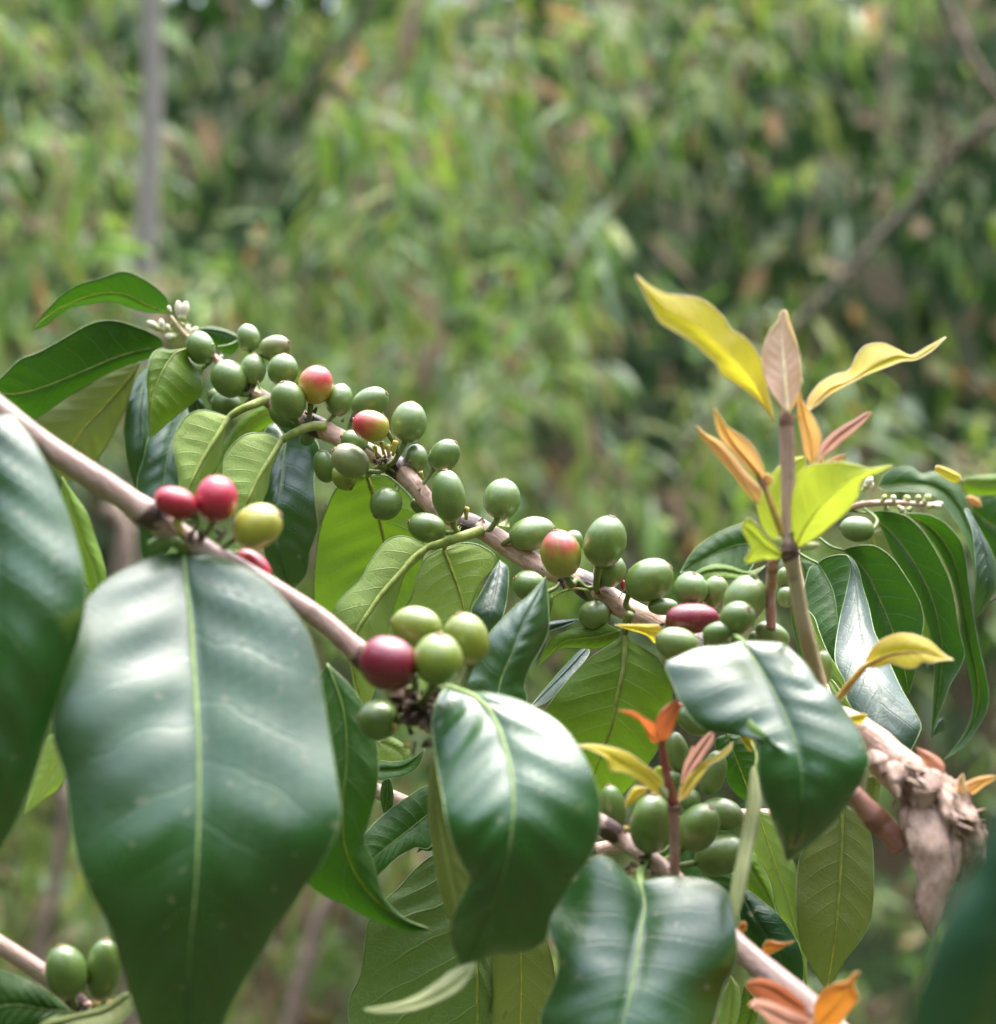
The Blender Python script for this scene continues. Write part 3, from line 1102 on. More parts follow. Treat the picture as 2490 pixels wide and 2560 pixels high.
cm('C', 1130, 442, 102, 116, 10, 'b', 6, 4, tilt=-8)
cm('C', 710, 603, 85, 112, -72, 'g', -4, 4, tilt=15)
cm('C', 675, 485, 44, 62, -60, 'g', 11, 4, crown=False)
cm('C', 1300, 635, 95, 130, 75, 'b', 5, 4, tilt=-5)
cm('C', 1460, 748, 114, 136, -12, 'h', -14, 5, 'green cherry with a red blush', tilt=5)
cm('C', 1525, 685, 58, 72, 25, 'b', 4, 5, crown=False)
cm('C', 1710, 680, 120, 148, 15, 'g', -2, 5, tilt=8)
cm('C', 1735, 840, 90, 96, 20, 'b', 10, 5)
cm('C', 1285, 930, 88, 98, -60, 'g', -7, 5)
cm('C', 1650, 1095, 88, 86, 170, 'g', 6, 5, crown=False)
cm('E', 492, 215, 14, 26, 0, 'r', 10, 5, crown=False)
cm('E', 615, 190, 98, 122, 58, 'g', 4, 6, tilt=10, dx=-90, dy=-50)
cm('E', 812, 232, 84, 82, 10, 'b', 0, 6, tilt=25)
cm('E', 930, 248, 64, 80, 10, 'b', 7, 6)
cm('E', 1072, 285, 102, 120, 25, 'b', -10, 6, tilt=0)
cm('E', 1037, 372, 82, 86, 45, 'g', -24, 6, tilt=40)
cm('E', 820, 372, 74, 128, 88, 'p', -8, 6, 'dark wine-red ripe cherry', tilt=-5)
cm('E', 942, 445, 56, 80, 70, 'g', -27, 6, tilt=35)
cm('E', 752, 500, 84, 112, -70, 'b', -19, 6, tilt=5)
cm('E', 680, 318, 42, 76, -90, 'b', 9, 6, crown=False)
cm('E', 1200, 452, 58, 90, -62, 'b', -2, 6, crown=False)
cm('E', 1442, 610, 46, 86, 0, 'b', 5, None)
cm('E', 1262, 272, 40, 52, 0, 'b', 22, None, crown=False)
cm('E', 1255, 180, 36, 50, 0, 'g', 24, None, crown=False)
cm('E', 1115, 468, 30, 34, 0, 'b', -6, 6, crown=False)
cm('E', 830, 860, 66, 95, -60, 'g', -8, None, crown=False)
cm('E', 768, 815, 24, 46, -20, 'r', -2, None, crown=False)
cm('E', 1095, 860, 44, 55, 0, 'b', 0, None, crown=False)

# tufts of dry scales, spent flowers and stipules at its nodes
for i, (z, x, y, o, n, sz) in enumerate([('B', 620, 520, -2, 7, 8), ('B', 1010, 670, -2, 8, 9), ('B', 1230, 700, 0, 6, 8), ('B', 1430, 930, -5, 12, 10),
                                         ('C', 880, 590, -3, 11, 9), ('C', 1490, 900, -4, 8, 12), ('E', 680, 420, -8, 6, 12), ('B', 1620, 935, 2, 5, 6), ('C', 1330, 860, -4, 5, 8)]):
    xx = fp(z, [(x, y)])[0][0]
    bracts(main, z, x, y, dm(xx) + o / 1000, n, sz, i)
for (x0, y0, x1, y1, w, o) in [(470, 195, 458, 125, 28, -9), (500, 210, 490, 140, 32, -12), (520, 200, 537, 118, 32, -11), (430, 195, 418, 145, 28, -7), (930, 560, 932, 490, 32, -10), (690, 330, 676, 290, 24, -2)]:
    xx = fp('C', [(x0, y0)])[0][0]
    stub(main, 'C', x0, y0, x1, y1, w, dm(xx) + o / 1000)
stipule(main, 'C', [(1110, 590), (1168, 528), (1172, 600)], .692, M_BUDG)
stipule(main, 'C', [(985, 585), (1020, 545), (1045, 590)], .692, M_FLAKE)
stipule(main, 'B', [(680, 520), (700, 455), (722, 530)], .735, M_BUDG)
stipule(main, 'B', [(1440, 640), (1480, 690), (1470, 730)], .725, M_BUDG)

# its leaves
leaf(main, 'A', [(1215, 850), (1160, 935), (1100, 1030), (1050, 1120), (1000, 1230), (950, 1390)],
     [(1190, 845), (1130, 825), (1060, 815), (990, 845), (940, 920), (915, 1010), (930, 1100), (945, 1190), (940, 1290)],
     [(1205, 885), (1178, 985), (1165, 1070), (1115, 1170), (1060, 1260), (990, 1360)], [.742, .735, .73, .73], 'pale', 'under', 2, 16, pet=[(1408, 760, .752), (1330, 790, .742), (1270, 815, .742)], rib=.0013)
leaf(main, 'A', [(1490, 975), (1430, 1070), (1370, 1170), (1310, 1300), (1265, 1450)],
     [(1450, 950), (1380, 935), (1300, 945), (1230, 1000), (1190, 1060), (1178, 1150), (1190, 1240), (1225, 1350)],
     [(1482, 1010), (1435, 1130), (1412, 1240), (1370, 1330), (1310, 1420)], [.73, .722, .718, .72], 'pale', 'under', 2, 15, pet=[(1722, 905, .735), (1650, 900, .733), (1570, 930, .73)], rib=.0013)
leaf(main, 'C', [(720, 712), (640, 770), (560, 860), (460, 970), (390, 1070), (310, 1210), (300, 1400), (370, 1640)],
     [(680, 690), (620, 660), (550, 650), (480, 680), (430, 740), (390, 800), (340, 890), (280, 950), (220, 1010), (195, 1060), (200, 1130), (245, 1250), (285, 1400), (310, 1530)],
     [(690, 760), (590, 860), (545, 990), (505, 1110), (480, 1230), (450, 1380), (420, 1520)], [.70, .694, .688, .69, .70], 'pale', 'under', 4, 12, pet=[(1012, 622, .704), (900, 655, .694), (800, 690, .697)], rib=.0014)
leaf(main, 'C', [(805, 725), (850, 840), (890, 950), (920, 1080), (900, 1250), (850, 1420)],
     [(770, 735), (690, 790), (655, 880), (620, 1000), (540, 1100), (510, 1180), (560, 1300), (700, 1400)],
     [(900, 690), (1000, 700), (1090, 760), (1080, 830), (1010, 910), (970, 1000), (950, 1080), (960, 1250), (930, 1350)], [.725, .722, .72, .72], 'pale', 'under', 2, 4, pet=[(960, 600, .712), (860, 640, .722)])
leaf(main, 'C', [(1120, 785), (1095, 930), (1065, 1070), (1040, 1220)], [(1070, 860), (1010, 975), (960, 1070), (995, 1150)], [(1165, 835), (1160, 980), (1135, 1100), (1080, 1190)], [.73, .722, .715, .715], 'grey', 'top', 2, 5)
leaf(main, 'C', [(375, 315), (415, 430), (445, 560), (470, 680), (480, 850), (450, 1050), (400, 1330)],
     [(280, 330), (200, 390), (150, 500), (110, 620), (85, 800), (78, 950), (88, 1080), (150, 1200), (280, 1290)],
     [(480, 310), (580, 390), (650, 480), (690, 600), (690, 750), (660, 900), (580, 1120), (490, 1260)], [.735, .738, .742, .742, .74], 'ygreen', 'under', 2, 4, pet=[(470, 250, .715), (400, 290, .725)])
leaf(main, 'A', [(1450, 880), (1510, 960), (1500, 1060), (1480, 1250), (1455, 1450), (1490, 1620), (1540, 1775)],
     [(1400, 930), (1385, 1100), (1390, 1300), (1390, 1500), (1430, 1650)], [(1600, 920), (1685, 1010), (1662, 1150), (1665, 1300), (1680, 1440), (1640, 1560), (1620, 1680)],
     [.765, .752, .744, .742, .745], 'green', 'top', 4, -2, corr=.7)
leaf(main, 'K', [(1612, 705), (1605, 880), (1570, 1050), (1540, 1200), (1500, 1310), (1450, 1450), (1400, 1620)],
     [(1560, 750), (1450, 820), (1370, 890), (1290, 980), (1230, 1060), (1185, 1130), (1160, 1230), (1170, 1350), (1230, 1480), (1320, 1570)],
     [(1650, 740), (1720, 790), (1780, 830), (1835, 900), (1862, 980), (1865, 1070), (1840, 1190), (1790, 1310), (1720, 1420), (1620, 1540), (1500, 1620)],
     [.672, .668, .668, .672, .68], 'ygreen', 'under', 3, 3, pet=[(1640, 600, .668), (1620, 650, .67)], rib=.0011)
leaf(main, 'K', [(1590, 690), (1480, 720), (1370, 735), (1280, 755), (1150, 880)], [(1500, 655), (1400, 675), (1300, 695), (1225, 735), (1180, 800)], [(1560, 750), (1480, 785), (1400, 785), (1290, 785), (1220, 825)],
     [.674, .68, .684, .688], 'ygreen', 'under', 2, 5)
leaf(main, 'K', [(1150, 720), (1230, 680), (1300, 655), (1380, 630)], [(1190, 655), (1240, 640), (1310, 632)], [(1210, 695), (1270, 688), (1330, 658)], [.69, .688, .685], 'grey', 'top', 3, -2)
leaf(main, 'K', [(1420, 780), (1330, 880), (1220, 990), (1110, 1100)], [(1380, 790), (1270, 905), (1160, 1035)], [(1415, 830), (1310, 955), (1200, 1068)], [.71, .705, .70], 'grey', 'top', 6, -4)
leaf(main, 'C', [(1420, 990), (1395, 1060), (1360, 1180), (1340, 1300)], [(1400, 990), (1370, 1070), (1345, 1180)], [(1410, 1040), (1395, 1120), (1365, 1220)], [.685, .683, .68], 'ygreen', 'under', 2, 5, pet=[(1615, 955, .672), (1540, 945, .674), (1460, 965, .68)])
leaf(main, 'C', [(1100, 1680), (1120, 1480), (1190, 1300), (1260, 1120), (1330, 980), (1375, 880)],
     [(1000, 1600), (900, 1500), (940, 1430), (1000, 1300), (1060, 1200), (1120, 1130), (1200, 1050), (1280, 985), (1335, 925)],
     [(1230, 1620), (1272, 1560), (1255, 1480), (1290, 1380), (1350, 1280), (1390, 1180), (1392, 1080), (1386, 960)], [.625, .628, .63, .635, .642], 'green', 'top', 2, 5, corr=.42)
leaf(main, 'E', [(682, 445), (600, 430), (530, 415), (450, 404)], [(660, 405), (600, 402), (530, 402)], [(650, 495), (605, 455), (530, 428)], [.64, .638, .632], 'yellow', 'under', 1, 3, label='small orange-yellow young leaf')
leaf(main, 'A', [(985, 490), (920, 520), (860, 610), (815, 720), (795, 850), (792, 960)], [(910, 500), (850, 490), (805, 520), (785, 580), (778, 690), (784, 800), (788, 900)],
     [(1000, 550), (1060, 640), (1065, 730), (990, 800), (890, 880), (825, 940)], [.765, .755, .75, .75], 'ygreen', 'under', 0, 14, pet=[(1130, 470, .765), (1060, 470, .765)])
leaf(main, 'A', [(1270, 440), (1200, 410), (1130, 395), (1060, 385)], [(1230, 405), (1150, 378), (1090, 376)], [(1250, 500), (1200, 520), (1110, 450)], [.79, .79, .79], 'dark', 'under', 3, 3, pet=[(1150, 480, .772), (1210, 470, .78)])
leaf(main, 'A', [(895, 302), (790, 265), (650, 200), (500, 205), (350, 260), (250, 320), (172, 388)], [(885, 230), (830, 170), (740, 112), (650, 82), (540, 115), (420, 150), (330, 205), (250, 285), (195, 355)],
     [(800, 300), (700, 275), (600, 238), (480, 255), (380, 272), (300, 322), (230, 372)], [.79, .785, .785, .79], 'dark', 'under', -4, 10)
leaf(main, 'A', [(855, 480), (650, 525), (440, 610), (210, 700), (50, 730), (-90, 700)], [(850, 440), (760, 390), (620, 345), (520, 347), (430, 382), (330, 442), (200, 512), (100, 552), (0, 650)],
     [(800, 532), (600, 608), (400, 718), (170, 865), (60, 830), (-20, 780)], [.785, .78, .775, .77], 'dark', 'under', -5, 10)
leaf(main, 'A', [(740, 560), (690, 640), (560, 790), (430, 930), (360, 1050), (330, 1200)], [(600, 600), (400, 718), (240, 800), (190, 880), (220, 960), (270, 1080)],
     [(718, 620), (680, 760), (640, 860), (570, 990), (510, 1080), (420, 1170)], [.80, .80, .80, .80], 'olive', 'under', 2, 3)
leaf(main, 'A', [(785, 580), (740, 800), (735, 1000), (725, 1265)], [(720, 660), (672, 800), (656, 950), (680, 1120)], [(792, 700), (797, 900), (790, 1020), (760, 1160)], [.81, .80, .795, .795], 'green', 'top', 3, 3)
leaf(main, 'A', [(1000, 780), (900, 1000), (860, 1250), (820, 1450), (800, 1660)], [(955, 780), (880, 822), (820, 890), (780, 980), (758, 1080), (725, 1200), (740, 1400), (750, 1570)],
     [(1020, 800), (1055, 1000), (1010, 1200), (960, 1400), (890, 1560)], [.80, .785, .778, .78], 'green', 'top', 3, 5, label='dark leaf with a yellow patch')
leaf(main, 'A', [(1060, 830), (1040, 780), (1020, 705)], [(1000, 830), (1005, 760)], [(1085, 810), (1055, 750)], [.772, .77, .768], 'green', 'top', 1, 1)
leaf(main, 'A', [(1460, 800), (1330, 880), (1220, 1000), (1130, 1180)], [(1390, 790), (1260, 880), (1180, 1000), (1110, 1120)], [(1460, 870), (1330, 960), (1240, 1060), (1180, 1160)], [.775, .775, .772, .77], 'ygreen', 'under', 2, 2)
# flowers at its far tip
for (x0, y0, x1, y1, w) in [(955, 345, 940, 235, 40), (965, 345, 985, 240, 46), (850, 390, 775, 345, 46), (860, 400, 850, 330, 34), (930, 430, 870, 425, 40), (1000, 430, 1045, 375, 38), (1000, 420, 990, 365, 34), (900, 400, 880, 360, 30), (905, 300, 888, 262, 20), (1160, 560, 1175, 520, 22)]:
    flower_bud(main, 'A', x0, y0, x1, y1, w, .782)
stem(main, 'A', [(1070, 485), (1010, 440), (960, 390), (905, 320)], [10, 12, 11, 7], [.775, .785], M_TWIG, n=24, name='flowering_tip')
bracts(main, 'A', 940, 400, .785, 9, 12, 40, M_BUDG, 26)

# the woody end of the main branch
V, F, U = tube(spline(Pn(fp('H', [(1430, 420), (1540, 500), (1640, 600), (1720, 720), (1740, 860), (1720, 960)]), [.608, .603, .600, .60, .602, .605]), 46),
               np.interp(np.linspace(0, 1, 46), [0, .2, .45, .7, .9, 1], [46, 56, 64, 62, 46, 14]) * K * .6, 40, .35, freq=150)
for i in range(len(V)):
    V[i] += .0007 * np.array(mnoise.noise_vector(Vector(V[i] * 500)))
stub_o = mesh_obj('woody_stub', V, F, M_WOOD, main, uv=U, attr={'scar': np.clip(np.array([mnoise.noise(Vector(v * 260)) for v in V]) * 1.2, 0, 1)})
flake(main, 'H', [(1560, 600), (1600, 800), (1610, 1000), (1600, 1130), (1590, 1255)], [(1490, 640), (1480, 780), (1505, 900), (1530, 1000), (1520, 1080), (1560, 1190)], [(1640, 620), (1690, 800), (1700, 950), (1660, 1080), (1620, 1190)], [.588, .582, .582, .585])
flake(main, 'H', [(1300, 330), (1345, 410), (1352, 470)], [(1275, 370), (1310, 430)], [(1385, 360), (1385, 430)], [.603, .597, .597], cur=4)
flake(main, 'H', [(1440, 390), (1412, 480), (1428, 570)], [(1370, 400), (1380, 490), (1400, 550)], [(1480, 420), (1455, 520), (1448, 560)], [.598, .592, .592], cur=4)
flake(main, 'H', [(1590, 420), (1580, 560), (1530, 690)], [(1520, 440), (1500, 560), (1500, 640)], [(1640, 450), (1625, 580), (1570, 670)], [.592, .586, .589], cur=6)
flake(main, 'H', [(1690, 660), (1705, 850), (1690, 1000)], [(1660, 720), (1668, 880)], [(1735, 700), (1735, 880)], [.590, .586, .590], cur=3)
flake(main, 'H', [(1640, 520), (1670, 640), (1660, 780)], [(1610, 560), (1640, 680)], [(1690, 560), (1700, 680)], [.590, .584, .588], cur=4)
flake(main, 'H', [(1480, 600), (1470, 700), (1500, 820)], [(1440, 640), (1450, 740)], [(1510, 640), (1520, 740)], [.596, .592, .594], cur=4)
_r = random.Random(5)
for i in range(64):
    q = _r.random()
    x = 1440 + 300 * q + _r.uniform(-40, 50)
    y = 430 + 250 * q + _r.uniform(-60, 60)
    a = math.radians(_r.choice([_r.uniform(18, 50), _r.uniform(25, 60), _r.uniform(65, 100)]))     # 0 = along the photo's x, 90 = down
    ln, wd = _r.uniform(90, 270) * (1 - .4 * q), _r.uniform(6, 17)
    bend = _r.uniform(-.5, .5)
    p0, p1, p2 = (x, y), (x + math.cos(a) * ln * .5, y + math.sin(a) * ln * .5), (x + math.cos(a + bend) * ln, y + math.sin(a + bend) * ln)
    nx, ny = -math.sin(a) * wd, math.cos(a) * wd
    dz = _r.uniform(.585, .608)
    flake(main, 'H', [p0, p1, p2], [(p0[0] * .7 + p1[0] * .3 - nx, p0[1] * .7 + p1[1] * .3 - ny), (p1[0] - nx * .8, p1[1] - ny * .8)],
          [(p0[0] * .7 + p1[0] * .3 + nx, p0[1] * .7 + p1[1] * .3 + ny), (p1[0] + nx * .8, p1[1] + ny * .8)], [dz, dz - .003, dz + _r.uniform(-.006, .002)], .0005,
          'bark_splinter', M_WOOD if _r.random() < .35 else M_FLAKE, .25, 2.0)
stem(main, 'H', [(1440, 800), (1390, 730), (1310, 650), (1240, 570), (1215, 535)], [58, 54, 52, 50, 40], [.600, .596], M_TWIGR, nodes=[.5], n=40, name='side_twig')
leaf(main, 'H', [(1650, 455), (1590, 400), (1520, 325)], [(1600, 440), (1540, 370)], [(1655, 405), (1600, 355)], [.60, .598, .595], 'pink', 'under', 1, 2, label='small pinkish young leaf')
leaf(main, 'H', [(1750, 555), (1820, 500), (1904, 462)], [(1740, 510), (1800, 475), (1860, 462)], [(1800, 545), (1850, 505), (1890, 480)], [.60, .598, .595], 'orange', 'under', 1, 2, label='small orange young leaf')
leaf(main, 'H', [(1745, 560), (1735, 500), (1745, 450)], [(1720, 530), (1722, 480)], [(1765, 540), (1755, 490)], [.598, .596, .595], 'bud', 'under', 1, 1)
leaf(main, 'E', [(1060, 480), (1110, 560), (1170, 660), (1230, 770), (1280, 880), (1320, 1000), (1340, 1110), (1340, 1250), (1320, 1400), (1270, 1532)],
     [(980, 500), (850, 512), (750, 555), (690, 590), (720, 670), (770, 780), (830, 865), (900, 910), (980, 925), (1035, 905), (1070, 850), (1105, 860), (1138, 930), (1135, 1050), (1150, 1180), (1190, 1300), (1240, 1430)],
     [(1150, 482), (1250, 490), (1310, 540), (1370, 600), (1420, 680), (1490, 730), (1560, 830), (1620, 930), (1660, 1040), (1650, 1090), (1600, 1190), (1540, 1280), (1470, 1370), (1380, 1450)],
     [.601, .593, .586, .580, .575, .572, .571, .574, .579], 'green', 'top', 4, 6, bulge=4, corr=.42, pet=[(990, 440, .625), (1030, 460, .612)], label='large glossy dark leaf with a torn notch')
leaf(main, 'E', [(1122, 1075), (1112, 1200), (1090, 1400), (1050, 1600), (1030, 1810)], [(1098, 1100), (1075, 1280), (1035, 1500), (1000, 1700)], [(1140, 1170), (1148, 1280), (1110, 1480), (1070, 1680)], [.60, .585, .575, .57], 'cream', 'under', 4, 0,
     pet=[(1050, 925, .612), (1095, 960, .61), (1125, 1020, .605)], label='pale cream-green leaf seen edge-on')
leaf(main, 'E', [(1115, 1000), (1080, 960), (1040, 905)], [(1090, 1000), (1045, 930)], [(1110, 960), (1070, 910)], [.61, .61, .61], 'yellow', 'under', 1, 1)

# ---------------- upright young shoot
sh = thing('young_shoot', 'upright shoot with yellow, orange and lime young leaves right of the main fruit clusters', 'young shoot', P(2060, 1740, .62))
stem(sh, 'F0', [(1963, 1012), (1965, 1040), (1968, 1100), (1970, 1200), (1970, 1302), (1974, 1381)], [18, 39, 36, 34, 34, 38], [.60, .60], M_TWIGP, nodes=[.10, .98], n=60, swell=.25, wob=.05)
stem(sh, 'F0', [(1974, 1381), (1988, 1450), (2004, 1540), (2026, 1630), (2050, 1740)], [40, 39, 39, 42, 48], [.60, .605, .62], M_TWIG, nodes=[.0], n=50, swell=.2, wob=.05, name='lower_stem')
Y = dict(parent=sh, z='D')
leaf(mid=[(778, 800), (705, 645), (605, 505), (485, 395), (355, 285), (235, 225), (145, 135), (80, 58)],
     L=[(720, 715), (640, 645), (560, 590), (512, 555), (485, 502), (430, 455), (360, 392), (260, 330), (200, 290), (160, 220), (118, 140)],
     R=[(765, 720), (745, 640), (715, 500), (685, 440), (630, 372), (560, 330), (520, 268), (450, 202), (380, 172), (300, 160), (225, 150), (150, 112), (95, 65)],
     d=[.60, .59, .575, .565, .56, .555], kind='yellow', face='under', eL=-3, eR=8, bulge=-2, **Y)
leaf(mid=[(850, 750), (838, 620), (826, 460), (820, 350), (832, 235)], L=[(795, 690), (742, 600), (718, 500), (730, 420), (760, 340), (800, 290), (815, 245)],
     R=[(890, 680), (915, 600), (912, 500), (902, 430), (870, 350), (846, 290), (843, 245)], d=[.592, .594, .597, .601], kind='bud', face='top', eL=-2, eR=-2, bulge=0, rib=.0012, **Y)
leaf(mid=[(860, 750), (850, 600), (840, 450), (838, 350), (842, 232)], L=[(830, 690), (780, 560), (790, 420), (815, 300)], R=[(900, 680), (918, 580), (900, 420), (862, 300)], d=[.606, .606, .607, .608], kind='orange', face='under', eL=2, eR=2, **Y)
leaf(mid=[(955, 745), (1050, 635), (1170, 585), (1290, 505), (1400, 462), (1490, 472), (1570, 428), (1648, 372)], L=[(950, 690), (1005, 612), (1080, 565), (1160, 540), (1200, 460), (1250, 412), (1330, 403), (1400, 430), (1475, 463), (1560, 418)],
     R=[(1000, 712), (1060, 662), (1150, 612), (1250, 560), (1350, 522), (1430, 492), (1500, 484), (1580, 440)], d=[.605, .61, .615, .62, .625], kind='yellow', face='under', eL=6, eR=-3, bulge=-2, pet=[(880, 775, .60), (920, 770, .602)], **Y)
leaf(mid=[(735, 1110), (650, 1000), (570, 900), (475, 728)], L=[(665, 1055), (580, 960), (512, 880), (485, 800)], R=[(730, 1045), (700, 970), (662, 910), (600, 860), (540, 820), (505, 765)],
     d=[.598, .592, .588, .585], kind='orange', face='under', eL=0, eR=-1, pet=[(835, 1400, .60), (785, 1270, .598), (745, 1160, .597)], rib=.0008, **Y)
leaf(mid=[(705, 1215), (620, 1100), (520, 970), (385, 820)], L=[(645, 1165), (550, 1042), (480, 960), (420, 888)], R=[(712, 1140), (640, 1055), (560, 955), (500, 895), (440, 865)], d=[.60, .597, .594, .592], kind='orange', face='under', eL=0, eR=3, **Y)
leaf(mid=[(975, 1020), (965, 880), (935, 770), (905, 600)], L=[(935, 950), (915, 850), (900, 760), (900, 680)], R=[(1005, 940), (1018, 870), (992, 800), (952, 735), (920, 680)], d=[.605, .602, .60, .60], kind='orange', face='under', eL=3, eR=-3, **Y)
leaf(mid=[(1000, 1000), (1085, 895), (1180, 820), (1275, 752)], L=[(1012, 930), (1050, 880), (1110, 830), (1180, 790), (1240, 755)], R=[(1040, 965), (1110, 912), (1170, 862), (1225, 812)], d=[.606, .61, .612, .615], kind='pink', face='under', eL=2, eR=-3, label='coppery pink young leaf', **Y)
leaf(mid=[(1030, 1015), (1080, 1000), (1142, 965)], L=[(1060, 990), (1110, 968)], R=[(1070, 1020), (1125, 995)], d=[.607, .608, .61], kind='orange', face='under', eL=1, eR=1, **Y)
leaf(mid=[(990, 1060), (1010, 1020), (1022, 975)], L=[(985, 1020), (1010, 985)], R=[(1030, 1040), (1035, 1000)], d=[.604, .604, .604], kind='orange', face='under', eL=1, eR=1, **Y)
leaf(mid=[(885, 1455), (925, 1355), (1000, 1245), (1080, 1160), (1160, 1090), (1260, 1048), (1385, 1018)], L=[(868, 1300), (872, 1180), (900, 1090), (940, 1030), (1010, 1012), (1100, 1003), (1180, 1014), (1260, 1036), (1325, 1030)],
     R=[(930, 1420), (1000, 1380), (1080, 1312), (1150, 1252), (1200, 1180), (1222, 1100), (1290, 1062)], d=[.60, .59, .582, .578, .575], kind='lime', face='under', eL=3, eR=4, bulge=-2, **Y)
leaf(mid=[(835, 1410), (790, 1260), (815, 1130), (870, 1050), (935, 975)], L=[(780, 1395), (722, 1330), (694, 1230), (700, 1170), (755, 1085), (800, 1030), (865, 988)], R=[(850, 1300), (862, 1180), (895, 1090), (935, 1030)], d=[.61, .612, .614, .615], kind='lime', face='under', eL=2, eR=2, **Y)
leaf(mid=[(825, 1480), (745, 1430), (685, 1370), (622, 1318)], L=[(790, 1495), (720, 1500), (632, 1512), (662, 1440), (642, 1390), (622, 1350)], R=[(800, 1440), (770, 1408), (722, 1360), (690, 1320), (652, 1288)], d=[.60, .595, .592, .59], kind='lime', face='top', eL=2, eR=-3, label='torn lime-green leaf', **Y)
leaf(mid=[(760, 1120), (745, 1095), (735, 1060)], L=[(735, 1110), (728, 1080)], R=[(775, 1095), (755, 1065)], d=[.597, .597, .597], kind='orange', face='under', **Y)
stem(sh, 'D', [(700, 1075), (745, 1165), (790, 1290), (835, 1405)], [12, 15, 16, 18], [.596, .60], M_TWIGR, n=30, name='side_twig', wob=.04)
stem(sh, 'D', [(765, 1640), (770, 1560), (775, 1510), (800, 1470)], [26, 24, 24, 16], [.625, .61], M_TWIGR, nodes=[.55], n=30, name='side_twig', wob=.04)
stem(sh, 'E', [(1195, 420), (1193, 260), (1197, 120)], [25, 24, 24], [.63, .628], M_TWIGR, n=30, name='side_twig', wob=.04)
for (x0, y0, x1, y1, w) in [(830, 720, 815, 660, 36), (905, 1440, 1010, 1420, 34), (740, 1500, 655, 1410, 30), (690, 1600, 660, 1560, 40), (905, 640, 915, 570, 30), (860, 1370, 885, 1330, 36), (820, 1420, 800, 1380, 30)]:
    flower_bud(sh, 'D', x0, y0, x1, y1, w, .598, white=False)

# ---------------- rear branch on the right with flower buds and dark hanging leaves
rear = thing('coffee_branch', 'shaded rear branch with pale flower buds and long drooping dark leaves at the right edge', 'coffee branch', P(2050, 1290, .79))
stem(rear, 'R', [(150, 480), (300, 450), (480, 400), (620, 385), (800, 390), (980, 395)], [16, 18, 18, 16, 14, 9], [.79, .77, .775], M_BARK, n=60)
for i, (x0, y0, x1, y1, w, wh) in enumerate([(520, 300, 560, 220, 60, 1), (500, 310, 575, 265, 44, 1), (540, 400, 480, 390, 40, 1), (620, 380, 650, 335, 40, 0), (700, 380, 690, 335, 36, 1), (760, 380, 790, 340, 44, 0), (840, 385, 850, 335, 44, 0),
                                             (880, 385, 920, 335, 46, 0), (900, 410, 1000, 385, 44, 1), (800, 410, 780, 440, 40, 0), (720, 405, 760, 440, 36, 1), (640, 400, 660, 440, 36, 0), (930, 400, 990, 410, 36, 1), (470, 350, 440, 320, 36, 0)]):
    flower_bud(rear, 'R', x0, y0, x1, y1, w, .765 + .004 * (i % 3), bool(wh))
stem(rear, 'F0', [(2022, 1290), (1990, 1380), (2004, 1480), (2026, 1640), (2080, 1765)], [18, 20, 22, 26, 30], [.79, .755, .74, .70, .64], M_TWIG, n=40, name='carrying_twig')
cherry(rear, 'R', 470, 545, 80, 106, -85, 'b', .752, (2060, 1330, .77), 5)
leaf(rear, 'R', [(232, 755), (290, 850), (330, 950), (350, 1100), (338, 1350)], [(180, 790), (150, 900), (130, 1000), (150, 1150), (220, 1300)], [(280, 722), (350, 705), (412, 708), (448, 755), (440, 840), (412, 950), (385, 1060), (355, 1200)],
     [.735, .725, .715, .71], 'dark', 'under', 6, -4, pet=[(110, 690, .745), (170, 725, .74)])
leaf(rear, 'R', [(412, 706), (452, 800), (468, 950), (490, 1150), (530, 1350), (600, 1500), (620, 1700), (660, 1880), (740, 1980)],
     [(432, 790), (402, 950), (362, 1120), (336, 1330), (378, 1460), (415, 1600), (480, 1750), (590, 1870)],
     [(452, 740), (482, 800), (505, 900), (542, 1020), (572, 1160), (602, 1230), (645, 1310), (685, 1400), (740, 1520), (810, 1640), (862, 1740), (850, 1800), (800, 1900)],
     [.715, .712, .705, .695, .683, .672, .665, .66, .66], 'grey', 'top', 2, 5, corr=.8, label='dull grey-green puckered leaf')
leaf(rear, 'R', [(390, 675), (520, 800), (620, 1000), (700, 1200), (760, 1400), (785, 1565)], [(450, 740), (500, 900), (560, 1100), (620, 1250), (700, 1420)],
     [(420, 660), (500, 645), (580, 650), (650, 690), (710, 750), (770, 840), (820, 920), (862, 1010), (880, 1110), (865, 1210), (845, 1310), (820, 1450)], [.75, .745, .74, .74], 'dark', 'under', 4, -8, pet=[(240, 600, .76), (310, 650, .755)])
leaf(rear, 'R', [(550, 450), (720, 610), (850, 800), (940, 1000), (990, 1250), (980, 1480), (925, 1860)], [(600, 500), (700, 720), (820, 920), (900, 1120), (940, 1290), (944, 1450), (938, 1600), (930, 1720)],
     [(600, 435), (680, 440), (760, 460), (830, 510), (890, 580), (940, 660), (990, 750), (1040, 860), (1070, 990), (1090, 1120), (1112, 1230), (1130, 1310), (1100, 1400), (1045, 1490), (1000, 1610), (950, 1740)],
     [.775, .765, .76, .758, .758], 'dark', 'under', 5, -9, pet=[(420, 430, .775), (480, 440, .775)])
